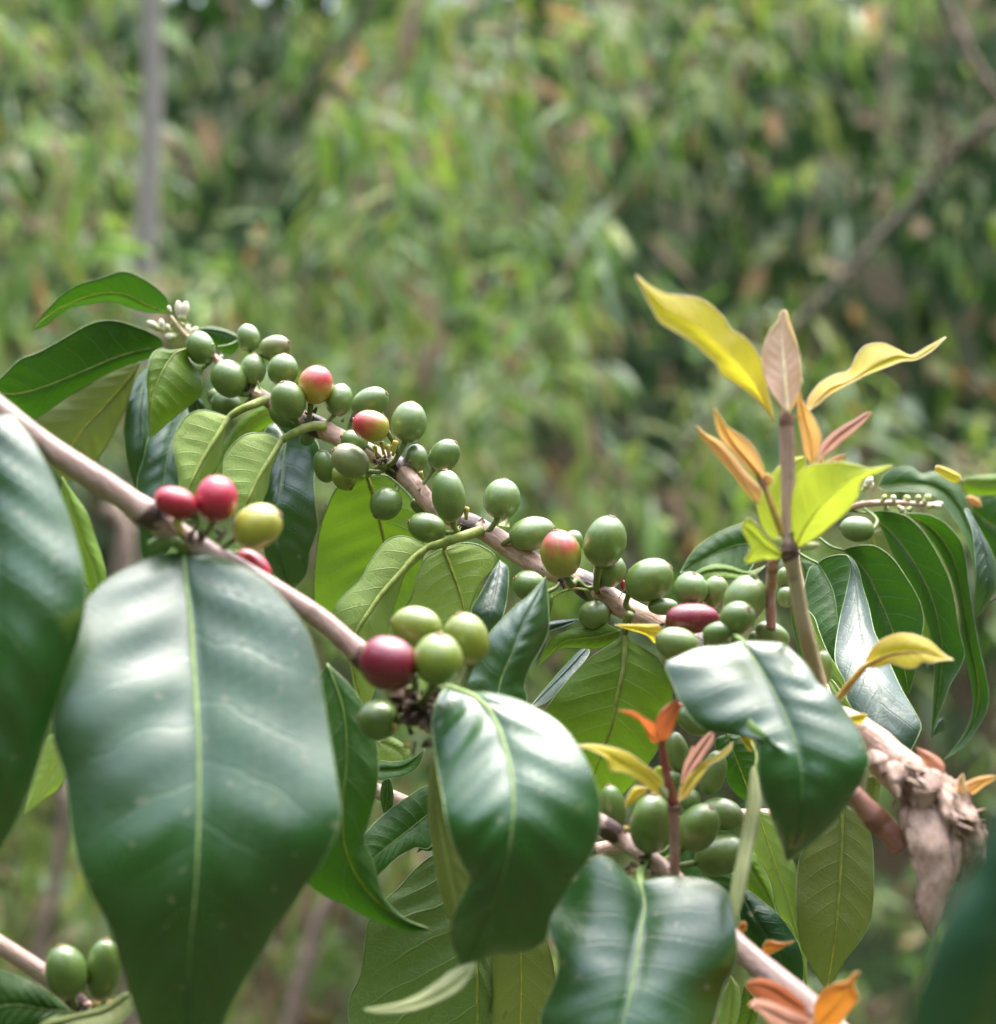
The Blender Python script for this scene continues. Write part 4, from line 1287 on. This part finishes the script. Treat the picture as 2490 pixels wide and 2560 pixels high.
leaf(rear, 'R', [(770, 450), (950, 560), (1070, 750), (1125, 1000), (1165, 1250), (1215, 1500), (1180, 1740), (1010, 1955)], [(860, 520), (950, 640), (1040, 820), (1090, 1000), (1112, 1200), (1142, 1350), (1172, 1500), (1180, 1650), (1120, 1810)],
     [(860, 450), (930, 465), (1000, 500), (1060, 560), (1112, 630), (1140, 740), (1152, 860), (1170, 980), (1192, 1120), (1222, 1280), (1252, 1410), (1276, 1540), (1270, 1630), (1230, 1730), (1130, 1870)],
     [.785, .78, .776, .774, .775], 'dark', 'under', 4, -9, pet=[(640, 425, .78), (700, 438, .782)])
leaf(rear, 'R', [(600, 285), (800, 265), (950, 290), (1070, 390), (1160, 560), (1215, 750), (1225, 950), (1110, 1130)], [(640, 312), (760, 316), (870, 322), (960, 352), (1020, 422), (1090, 520), (1150, 640), (1190, 800), (1200, 960), (1170, 1060)],
     [(640, 210), (720, 165), (800, 163), (870, 205), (950, 190), (1030, 230), (1090, 280), (1132, 350), (1152, 430), (1192, 520), (1252, 600), (1292, 680), (1325, 760), (1330, 900), (1240, 1020)],
     [.80, .795, .79, .785, .782], 'dark', 'under', -6, 6, label='dark leaf with a silvery curled edge')
leaf(rear, 'R', [(1150, 420), (1190, 500), (1240, 640), (1270, 780), (1262, 950), (1200, 1090)], [(1130, 430), (1172, 540), (1190, 680), (1200, 860), (1190, 1000)], [(1175, 460), (1235, 570), (1290, 680), (1320, 790), (1310, 920), (1250, 1030)], [.775, .768, .765, .77], 'grey', 'top', -3, 6, corr=.8)
leaf(rear, 'R', [(1110, 250), (1240, 268), (1400, 270), (1620, 280)], [(1150, 226), (1250, 214), (1400, 212)], [(1150, 330), (1250, 340), (1420, 335)], [.85, .85, .85], 'ygreen', 'under', 2, 4)
leaf(rear, 'R', [(1170, 430), (1260, 500), (1400, 600), (1560, 900)], [(1200, 360), (1330, 350), (1500, 500)], [(1215, 560), (1300, 720), (1430, 850)], [.87, .86, .86], 'dark', 'under', 2, 4)
leaf(rear, 'R', [(950, 165), (1030, 205), (1112, 245)], [(960, 195), (1060, 258)], [(980, 158), (1090, 205)], [.79, .79, .79], 'yellow', 'under', 1, 2, label='yellow-brown withered leaf end')
leaf(rear, 'R', [(1140, 350), (1190, 370), (1230, 410)], [(1150, 390), (1200, 410)], [(1170, 340), (1225, 370)], [.845, .845, .845], 'orange', 'under', 1, 2)
leaf(rear, 'R', [(168, 1040), (205, 1150), (270, 1300), (340, 1420), (400, 1530)], [(175, 1150), (215, 1290), (300, 1450)], [(212, 1090), (242, 1180), (292, 1300), (352, 1400), (396, 1480)], [.70, .69, .68, .67], 'ygreen', 'under', 3, -4)
leaf(rear, 'R', [(300, 1470), (380, 1580), (465, 1690)], [(310, 1540), (400, 1660)], [(330, 1480), (420, 1610)], [.67, .66, .655], 'ygreen', 'under', 1, -2)
leaf(rear, 'D', [(725, 1410), (570, 1430), (430, 1490), (305, 1565)], [(685, 1310), (600, 1320), (500, 1360), (420, 1410), (360, 1470)], [(645, 1565), (560, 1545), (470, 1535), (390, 1560)], [.78, .775, .77, .77], 'dark', 'under', 4, -4)
leaf(rear, 'D', [(735, 1530), (640, 1570), (520, 1555), (430, 1565), (340, 1610)], [(650, 1558), (560, 1528), (470, 1522), (390, 1556)], [(650, 1600), (560, 1600), (470, 1610), (400, 1620)], [.765, .758, .755, .755], 'ygreen', 'under', 2, -2)
# dark leaves deeper in, closing the gaps under the shoot
leaf(rear, 'R', [(120, 740), (180, 900), (240, 1100), (260, 1350), (240, 1500)], [(40, 800), (60, 1000), (90, 1200), (150, 1400)], [(200, 760), (320, 900), (370, 1100), (350, 1350)], [.77, .765, .765, .77], 'dark', 'under', 2, 2)
leaf(rear, 'R', [(560, 560), (600, 700), (700, 850), (760, 1050)], [(520, 600), (560, 740), (660, 900)], [(640, 560), (720, 700), (790, 880)], [.80, .80, .80], 'olive', 'under', 2, 2)
leaf(rear, 'R', [(900, 900), (915, 1150), (900, 1400)], [(880, 1000), (870, 1200)], [(940, 1000), (940, 1250)], [.81, .81, .81], 'ygreen', 'under', 2, 2)
leaf(rear, 'R', [(1000, 1700), (975, 1740), (935, 1810)], [(970, 1720), (945, 1770)], [(1012, 1760), (975, 1790)], [.77, .77, .77], 'grey', 'top', 1, 1)
stem(rear, 'R', [(1330, 960), (1250, 1010), (1160, 1090), (1110, 1130)], [6, 7, 7, 5], [.78, .778], M_OLIVEBARK, n=20, name='twig')
# yellow leaf on a brown stalk
yl = thing('young_leaf_sprig', 'single golden yellow leaf on a brown stalk in front of the grey-green leaf', 'leaf sprig', P(2100, 1745, .62))
leaf(yl, 'R', [(520, 1385), (640, 1325), (760, 1300), (880, 1300), (970, 1325), (1062, 1346)], [(545, 1310), (600, 1240), (690, 1193), (780, 1184), (860, 1203), (930, 1240), (990, 1300)],
     [(600, 1392), (680, 1368), (760, 1392), (830, 1392), (880, 1358), (920, 1366), (985, 1352)], [.612, .605, .60, .598, .598], 'yellow', 'under', 5, -3, pet=[(350, 1590, .62), (420, 1500, .617), (480, 1430, .614)], rib=.0009)
leaf(yl, 'R', [(415, 1700), (470, 1700), (537, 1683)], [(450, 1685), (500, 1675)], [(450, 1730), (500, 1728)], [.615, .612, .61], 'yellow', 'under', 1, 1)

# ---------------- front branch with the big leaves
DS = 0.02
front = thing('coffee_branch', 'smooth pinkish front branch with very large glossy leaves and pinkish red cherries', 'coffee branch', P(2150, 2630, .535), 'fruiting coffee branches')
fx = [(-80, 960), (0, 1028), (90, 1098), (189, 1165), (284, 1226), (402, 1308), (470, 1352), (534, 1390), (660, 1460), (788, 1540), (859, 1598), (960, 1690), (1060, 1790), (1300, 1940), (1510, 2064), (1563, 2106), (1668, 2180), (1760, 2280), (1851, 2372), (1941, 2450), (2026, 2520), (2150, 2640)]
_fd = [.53, .535, .54, .545, .55, .556, .558, .56, .565, .568, .57, .575, .58, .59, .60, .60, .592, .58, .567, .556, .55, .54]


def df(x):
    return float(np.interp(x, [p[0] for p in fx], _fd))


stem(front, 'F0', fx, [66, 66, 66, 66, 66, 64, 62, 56, 56, 58, 62, 66, 56, 50, 46, 46, 48, 58, 66, 72, 74, 78], _fd, M_BARK2, nodes=[.20, .43, .70], n=170, wob=.06)
FN = [(470, 1350, .556), (1030, 1760, .578), (1610, 2140, .60)]
for (z, cx, cy, w, l, a, k, d, ni, lab, tl) in [
    ('A', 930, 1305, 82, 118, -70, 'r', .547, 0, 'pinkish red ripe cherry with a darkened base', 5), ('A', 1145, 1283, 112, 125, 5, 'r', .552, 0, 'bright pinkish red ripe cherry', 0),
    ('A', 1362, 1428, 115, 140, 62, 'Y', .556, 0, 'yellow unripe cherry', 5), ('A', 1345, 1635, 62, 110, 130, 'r', .564, 0, 'pinkish red cherry half hidden by the big leaf', 0),
    ('C', 650, 1155, 112, 145, -80, 'y', .586, 1, None, -5), ('C', 930, 1225, 130, 152, -15, 'y', .58, 1, None, 8), ('C', 493, 1362, 152, 168, -62, 'p', .553, 1, 'large dark red ripe cherry', 5),
    ('C', 772, 1338, 145, 146, 5, 'y', .553, 1, None, 15), ('G', 500, 408, 100, 106, -80, 'g', .565, 1, 'brownish green cherry', 10),
    ('E', 748, 1012, 58, 102, -12, 'b', .632, None, None, 5), ('E', 920, 1108, 62, 108, 15, 'b', .626, None, None, 0), ('E', 440, 1268, 64, 108, -10, 'g', .612, 2, None, 5), ('E', 625, 1350, 104, 146, 4, 'g', .588, 2, None, 8),
    ('E', 850, 1368, 94, 128, 28, 'g', .604, 2, None, 22), ('E', 962, 1305, 78, 104, 100, 'b', .622, 2, None, 5), ('E', 955, 1498, 96, 125, 70, 'g', .618, 2, None, 5), ('E', 808, 1235, 54, 52, 0, 'b', .622, 2, None, 0),
    ('E', 730, 1135, 40, 42, 0, 'b', .630, None, None, 0)]:
    cherry(front, z, cx, cy, w, l, a, k, d, FN[ni] if ni is not None else None, tl, lab)
bracts(front, 'A', 1000, 1460, .552, 12, 16, 21, spread=40)
bracts(front, 'A', 1180, 1480, .558, 8, 14, 22, spread=26)
bracts(front, 'G', 680, 370, .566, 26, 22, 23, spread=46)
bracts(front, 'G', 730, 300, .570, 16, 20, 24, spread=40)
bracts(front, 'G', 730, 470, .566, 16, 20, 26, spread=40)
bracts(front, 'E', 575, 1550, .590, 12, 14, 25, spread=30)
stub(front, 'A', 970, 1500, 935, 1390, 50, .548)
stub(front, 'G', 600, 450, 575, 445, 50, .562)
stub(front, 'G', 660, 520, 640, 545, 40, .562)
stub(front, 'E', 500, 1395, 508, 1365, 26, .592)
stub(front, 'E', 560, 1580, 545, 1575, 34, .588)
leaf(front, 'F', [(775, -30), (785, 100), (800, 220), (815, 400), (828, 600), (838, 800), (840, 1000), (835, 1200), (825, 1400), (805, 1600), (795, 1800), (790, 2000), (785, 2330)],
     [(690, -25), (560, 20), (430, 100), (340, 210), (270, 340), (245, 480), (222, 620), (225, 760), (268, 880), (285, 1000), (300, 1130), (330, 1280), (390, 1420), (470, 1560), (500, 1680), (545, 1820), (590, 1960), (680, 2170)],
     [(860, -30), (980, 10), (1100, 70), (1200, 170), (1290, 290), (1340, 430), (1360, 560), (1390, 740), (1420, 930), (1438, 1080), (1412, 1170), (1340, 1300), (1250, 1430), (1150, 1580), (1050, 1740), (980, 1870), (930, 1980), (860, 2170)],
     [.554, .543, .533, .523, .514, .507, .502, .501, .503, .507, .512, .519], 'green', 'top', 1, 8, bulge=4, corr=.42, pet=[(640, -60, .556), (700, -85, .553), (750, -75, .551)], rib=.0017, label='very large glossy dark leaf, grey with sky sheen', nv=8)
leaf(front, 'M', [(-70, 730), (-40, 850), (-15, 1000), (-10, 1200), (-25, 1400), (-50, 1700)], [(-150, 900), (-190, 1100), (-170, 1350), (-110, 1550)],
     [(0, 770), (68, 850), (118, 950), (150, 1050), (163, 1125), (155, 1200), (122, 1300), (90, 1400), (60, 1500), (20, 1590)], [.535, .522, .511, .505, .505, .510], 'green', 'top', 6, 9, bulge=5, corr=.7, rib=.0015, label='large glossy leaf cut by the left edge')
leaf(front, 'A', [(330, 1170), (375, 1330), (440, 1520), (500, 1660), (530, 1840)], [(325, 1300), (370, 1500), (440, 1700)], [(345, 1190), (402, 1270), (462, 1360), (502, 1480), (542, 1600), (560, 1700)], [.60, .60, .60, .60], 'ygreen', 'under', 2, 3)
leaf(front, 'M', [(130, 1400), (110, 1450), (85, 1500), (45, 1560)], [(90, 1410), (65, 1480)], [(135, 1440), (118, 1500), (80, 1530)], [.60, .60, .60], 'pale', 'under', 1, 1)
leaf(front, 'G', [(240, 120), (320, 350), (340, 600), (320, 850), (330, 1050), (420, 1250), (580, 1400), (772, 1478)], [(150, 300), (100, 600), (60, 900), (80, 1150), (200, 1287), (330, 1352), (440, 1412), (560, 1462), (660, 1486)],
     [(370, 250), (470, 430), (502, 620), (487, 800), (428, 1000), (475, 1130), (520, 1290), (560, 1350), (640, 1422)], [.60, .595, .59, .588, .59, .595], 'dark', 'under', 3, 3)
leaf(front, 'G', [(860, 240), (990, 290), (1080, 380), (1140, 520), (1180, 680), (1190, 850), (1178, 1000), (1140, 1200), (1060, 1400), (985, 1560), (930, 1674)],
     [(835, 250), (800, 310), (775, 420), (788, 550), (802, 650), (830, 800), (850, 930), (890, 1050), (930, 1140), (970, 1210), (950, 1270), (900, 1370), (870, 1460), (882, 1560)],
     [(950, 268), (1050, 265), (1200, 300), (1330, 360), (1430, 430), (1520, 540), (1590, 680), (1632, 830), (1622, 1000), (1580, 1110), (1500, 1210), (1450, 1300), (1380, 1410), (1350, 1530), (1240, 1590), (1100, 1602), (1010, 1640)],
     [.566, .556, .547, .539, .531, .526, .525, .528, .533, .539, .543], 'green', 'top', 3, 6, bulge=3, corr=.8, pet=[(730, 330, .578), (780, 270, .576)], rib=.0014, label='glossy leaf with white sky sheen')
leaf(front, 'G', [(800, 540), (805, 850), (860, 1150), (935, 1490)], [(765, 640), (755, 850), (770, 1000), (790, 1150), (820, 1300), (868, 1420)], [(880, 640), (920, 850), (980, 1050), (1000, 1250)], [.585, .58, .575, .572], 'olive', 'under', 2, 2)
leaf(front, 'G', [(1000, 1640), (930, 1730), (810, 1810), (650, 1870), (425, 1882)], [(930, 1660), (870, 1688), (790, 1748), (700, 1808), (600, 1850), (500, 1870)], [(985, 1690), (930, 1770), (850, 1830), (750, 1872), (620, 1905), (500, 1908)], [.535, .53, .53, .535], 'cream', 'under', 3, -2, label='pale curled leaf tip')
leaf(front, 'N', [(530, 435), (552, 560), (530, 700), (500, 900), (470, 1060), (440, 1200), (400, 1600)], [(480, 425), (400, 330), (310, 292), (200, 370), (130, 470), (90, 560), (40, 650), (65, 740), (100, 850), (80, 960), (30, 1080), (0, 1180), (40, 1350), (200, 1520)],
     [(620, 412), (750, 405), (880, 420), (980, 480), (1020, 600), (1040, 750), (1032, 870), (980, 965), (950, 1060), (915, 1200), (830, 1380), (640, 1540)], [.571, .562, .5535, .546, .540, .537, .536], 'green', 'top', 6, 6, bulge=4, corr=.12, pet=[(560, 330, .592), (530, 390, .583)], rib=.0014, label='broad glossy leaf at the bottom edge')
leaf(front, 'N', [(1445, 1125), (1340, 1080), (1220, 1000), (1100, 960)], [(1390, 1180), (1270, 1110), (1160, 1050), (1095, 1000)], [(1390, 1070), (1290, 985), (1180, 945)], [.55, .545, .54, .535], 'rust', 'under', -3, 3, label='folded orange-brown young leaf')
leaf(front, 'N', [(1450, 1170), (1350, 1190), (1230, 1130), (1105, 1085)], [(1390, 1240), (1250, 1220), (1170, 1130)], [(1370, 1130), (1220, 1065), (1140, 1055)], [.545, .535, .53, .525], 'pink', 'top', -3, 3, label='pink young leaf')
leaf(front, 'N', [(1460, 1200), (1560, 1085), (1630, 990), (1692, 908)], [(1450, 1100), (1490, 1010), (1560, 970), (1625, 955), (1660, 915)], [(1560, 1210), (1625, 1130), (1682, 1050), (1662, 985), (1672, 940)], [.545, .535, .528, .525], 'amber', 'under', 2, 4, label='orange young leaf at the branch end')
leaf(front, 'N', [(1175, 805), (1250, 785), (1350, 745)], [(1185, 760), (1215, 742), (1280, 755)], [(1215, 815), (1290, 775)], [.58, .575, .572], 'amber', 'under', 1, 2)
leaf(front, 'N', [(1055, 700), (1068, 670), (1080, 640)], [(1050, 680), (1060, 650)], [(1085, 690), (1092, 660)], [.585, .583, .583], 'amber', 'under', 1, 1)

# small red shoot rising from the front branch
rs = thing('young_shoot', 'small reddish shoot with coppery top leaves in front of the lower green cherries', 'young shoot', P(1686, 2190, .575))
stem(rs, 'E', [(735, 1610), (735, 1400), (728, 1260)], [29, 27, 27], [.577, .572], M_TWIGR, nodes=[.99], n=40, wob=.05, swell=.25)
stem(rs, 'E', [(728, 1255), (705, 1150), (688, 1060), (672, 950)], [26, 23, 21, 19], [.572, .57], bark('shoot_tip_red', (.36, .10, .06), (.30, .07, .05), (.2, .05, .04), .35), n=30, wob=.05, name='shoot_tip')
leaf(rs, 'E', [(665, 970), (605, 905), (550, 835), (462, 810)], [(625, 955), (585, 880), (535, 838)], [(645, 880), (595, 848), (540, 816)], [.57, .565, .56, .558], 'rust', 'under', 2, -3)
leaf(rs, 'E', [(680, 970), (690, 880), (715, 820), (752, 758)], [(645, 910), (655, 840), (695, 790)], [(718, 920), (742, 860), (756, 800)], [.57, .568, .568, .57], 'rust', 'under', -2, 2)
leaf(rs, 'E', [(692, 1205), (600, 1120), (480, 1060), (400, 1010), (268, 978)], [(645, 1205), (570, 1150), (500, 1110), (430, 1095), (412, 1040), (345, 1002)], [(665, 1130), (580, 1058), (510, 1010), (420, 984), (340, 974)], [.572, .565, .558, .555, .555], 'yellow', 'under', -4, 4)
leaf(rs, 'E', [(610, 1180), (550, 1215), (502, 1275)], [(545, 1175), (512, 1225)], [(590, 1210), (535, 1255)], [.578, .575, .573], 'yellow', 'under', 1, 1)
leaf(rs, 'E', [(765, 1165), (830, 1050), (922, 910)], [(785, 1060), (840, 980), (890, 925)], [(800, 1130), (872, 1040), (918, 965)], [.575, .58, .585], 'pink', 'under', 2, -2)
leaf(rs, 'E', [(752, 1245), (830, 1130), (920, 1050), (1012, 962)], [(765, 1170), (805, 1090), (860, 1060), (930, 1030), (985, 985)], [(805, 1215), (862, 1130), (905, 1070), (962, 1040), (1005, 1000)], [.572, .575, .58, .585], 'yellow', 'under', 3, -3)
leaf(rs, 'E', [(700, 1180), (670, 1130), (655, 1080)], [(650, 1160), (630, 1110)], [(715, 1130), (690, 1085)], [.582, .582, .582], 'lime', 'under', 1, 1)
leaf(rs, 'E', [(780, 1160), (810, 1060), (825, 980)], [(790, 1090), (810, 1000)], [(810, 1100), (835, 1010)], [.58, .582, .585], 'pink', 'under', 1, 1)
for (x0, y0, x1, y1, w) in [(690, 1215, 660, 1160, 30), (700, 1230, 690, 1180, 24)]:
    flower_bud(rs, 'E', x0, y0, x1, y1, w, .57, white=False)

# ---------------- lower leaves that hang from twigs behind the front branch
low = thing('coffee_branch', 'hidden lower branch whose dull green leaves hang undersides out below the front branch', 'coffee branch', P(1150, 2100, .69))
stem(low, 'F0', [(900, 1960), (1150, 2060), (1450, 2130), (1750, 2050), (2060, 2040)], [40, 40, 40, 40, 40], [.69, .685, .68, .67], M_BARK, nodes=[.2, .5, .8], n=60)
leaf(low, 'G', [(830, 1080), (900, 1250), (960, 1450), (1000, 1650), (1005, 1850), (1000, 2050), (930, 2330)], [(760, 1110), (680, 1180), (600, 1270), (530, 1330), (450, 1440), (432, 1560), (412, 1700), (372, 1790), (350, 1850), (360, 1960), (480, 2150), (700, 2280)],
     [(950, 1200), (1050, 1400), (1092, 1650), (1092, 1900), (1060, 2080), (1000, 2230)], [.67, .668, .668, .672, .68], 'dull', 'under', 2, 5, rib=.001, label='broad pale leaf underside with netted veins', corr=.8)
leaf(low, 'G', [(1180, 1250), (1220, 1500), (1230, 1750), (1220, 2200)], [(1090, 1450), (1072, 1700), (1082, 1950)], [(1330, 1450), (1400, 1700), (1400, 1950)], [.675, .67, .67, .67], 'olive', 'under', 2, 2)
leaf(low, 'G', [(820, 840), (680, 950), (560, 1045), (475, 1112), (425, 1120)], [(760, 745), (640, 808), (530, 890), (450, 970), (424, 1015), (420, 1070)], [(770, 1050), (690, 1060), (600, 1110), (520, 1180), (490, 1205), (450, 1160)], [.665, .66, .655, .65], 'dark', 'under', 3, -2)
leaf(low, 'G', [(420, 670), (540, 665), (640, 648), (738, 558)], [(500, 618), (580, 622), (660, 607), (710, 582)], [(500, 715), (560, 706), (640, 690), (705, 645)], [.66, .66, .658, .655], 'dark', 'under', 2, -3)
leaf(low, 'G', [(548, 700), (548, 790), (530, 892)], [(522, 730), (512, 810)], [(570, 730), (576, 840)], [.67, .67, .67], 'dark', 'under', 1, 1)
leaf(low, 'N', [(1150, 60), (1240, 330), (1310, 520), (1370, 760), (1412, 1020)], [(1100, 150), (1140, 290), (1180, 350), (1225, 450), (1262, 600), (1335, 690), (1380, 850)], [(1260, 100), (1310, 260), (1360, 380), (1390, 600), (1410, 820)], [.66, .66, .662, .665], 'pale', 'under', 2, 2, corr=.7, pet=[(1020, -60, .67), (1090, 0, .665)])
leaf(low, 'N', [(1050, 470), (1160, 660), (1270, 830), (1385, 1010)], [(1100, 478), (1182, 540), (1262, 610), (1325, 690), (1372, 780), (1392, 880)], [(1058, 600), (1085, 720), (1150, 860), (1260, 1000)], [.645, .64, .64, .645], 'dark', 'top', 4, 4)
leaf(low, 'N', [(1040, 200), (1110, 350), (1190, 480), (1250, 600)], [(1010, 300), (1080, 440), (1160, 560)], [(1120, 260), (1170, 350), (1220, 460)], [.655, .65, .65, .652], 'ygreen', 'under', 2, 2)
leaf(low, 'N', [(1600, 20), (1592, 300), (1572, 600), (1550, 800), (1515, 1010)], [(1400, 250), (1358, 430), (1358, 600), (1380, 760), (1440, 890)], [(1700, 80), (1752, 200), (1764, 400), (1758, 560), (1740, 660), (1682, 760), (1612, 850), (1565, 940)], [.66, .655, .652, .655], 'olive', 'under', 2, 3, rib=.0008, label='thin olive leaf with worn pale edge')
leaf(low, 'N', [(1010, 930), (1010, 1060), (990, 1300)], [(970, 1030), (940, 1180)], [(1060, 1010), (1050, 1150)], [.63, .63, .63], 'pale', 'under', 1, 1)
leaf(low, 'N', [(1080, 980), (1120, 1080), (1050, 1280)], [(1060, 1050), (960, 1190)], [(1150, 1080), (1130, 1200)], [.635, .635, .635], 'ygreen', 'under', 1, 1)
leaf(low, 'E', [(985, 925), (1020, 1020), (1060, 1120), (1110, 1260)], [(930, 960), (960, 1080), (1020, 1200)], [(1090, 940), (1140, 1040), (1150, 1180)], [.65, .648, .648, .65], 'dark', 'under', 2, 2)
leaf(low, 'H', [(1310, 460), (1300, 560), (1290, 650)], [(1285, 480), (1270, 600)], [(1345, 480), (1335, 600)], [.66, .66, .66], 'olive', 'under', 1, 1)
leaf(low, 'G', [(500, 520), (600, 560), (640, 630)], [(490, 590), (560, 640)], [(560, 490), (660, 560)], [.675, .675, .675], 'pale', 'under', 1, 1)
leaf(low, 'G', [(700, 1080), (740, 1060), (790, 1060)], [(720, 1070), (760, 1075)], [(720, 1050), (760, 1040)], [.66, .66, .66], 'dark', 'under', 1, 1)
leaf(low, 'E', [(700, 1280), (860, 1560), (930, 1650), (1010, 1760)], [(640, 1500), (780, 1680), (900, 1760)], [(800, 1400), (980, 1560), (1060, 1680)], [.66, .66, .655, .655], 'dark', 'under', 2, 2)

# ---------------- lower-left branch with a pair of cherries
ll = thing('coffee_branch', 'short pinkish branch end with two green cherries at the lower left edge', 'coffee branch', P(-60, 2330, .58), 'fruiting coffee branches')
stem(ll, 'L', [(-200, 330), (0, 448), (150, 540), (300, 640), (430, 760), (560, 850), (640, 900)], [52, 50, 49, 48, 46, 42, 30], [.575, .58, .585], M_BARK2, nodes=[.85], n=60, wob=.06)
cherry(ll, 'L', 450, 622, 142, 186, -12, 'g', .566, (215, 2510, .583), 5)
cherry(ll, 'L', 700, 602, 116, 206, 8, 'g', .572, (235, 2510, .584), 5)
bracts(ll, 'L', 640, 870, .572, 10, 16, 31, spread=28)
for (x0, y0, x1, y1) in [(640, 900, 660, 820), (740, 890, 760, 825), (800, 880, 815, 805)]:
    stub(ll, 'L', x0, y0, x1, y1, 60, .568)
leaf(ll, 'L', [(480, 900), (300, 880), (100, 850), (-200, 900)], [(440, 850), (300, 740), (150, 670), (0, 610), (-120, 600)], [(440, 930), (300, 970), (100, 1050), (-100, 1100)], [.578, .572, .565, .56], 'dark', 'under', 3, -3)
leaf(ll, 'L', [(890, 790), (700, 900), (450, 960), (200, 1100)], [(850, 770), (700, 860), (500, 915), (300, 960)], [(900, 880), (800, 980), (600, 1060), (400, 1120)], [.562, .557, .552, .55], 'olive', 'under', 2, -3)

# ---------------- very near leaf, out of focus, lower right
nl = thing('coffee_leaf', 'very blurred dark green leaf close to the lens in the lower right corner', 'leaf', P(2700, 1600, .30))
leaf(nl, 'H', [(2350, 500), (2150, 850), (1980, 1250), (1850, 1650), (1720, 2200)], [(2100, 540), (1904, 690), (1840, 780), (1760, 950), (1680, 1080), (1600, 1250), (1530, 1400), (1480, 1560), (1470, 1720), (1540, 2000)],
     [(2700, 700), (2750, 1100), (2600, 1500), (2300, 1950)], [.262, .266, .27, .278, .285], 'shade', 'top', 6, 8, bulge=4, rib=.0008)
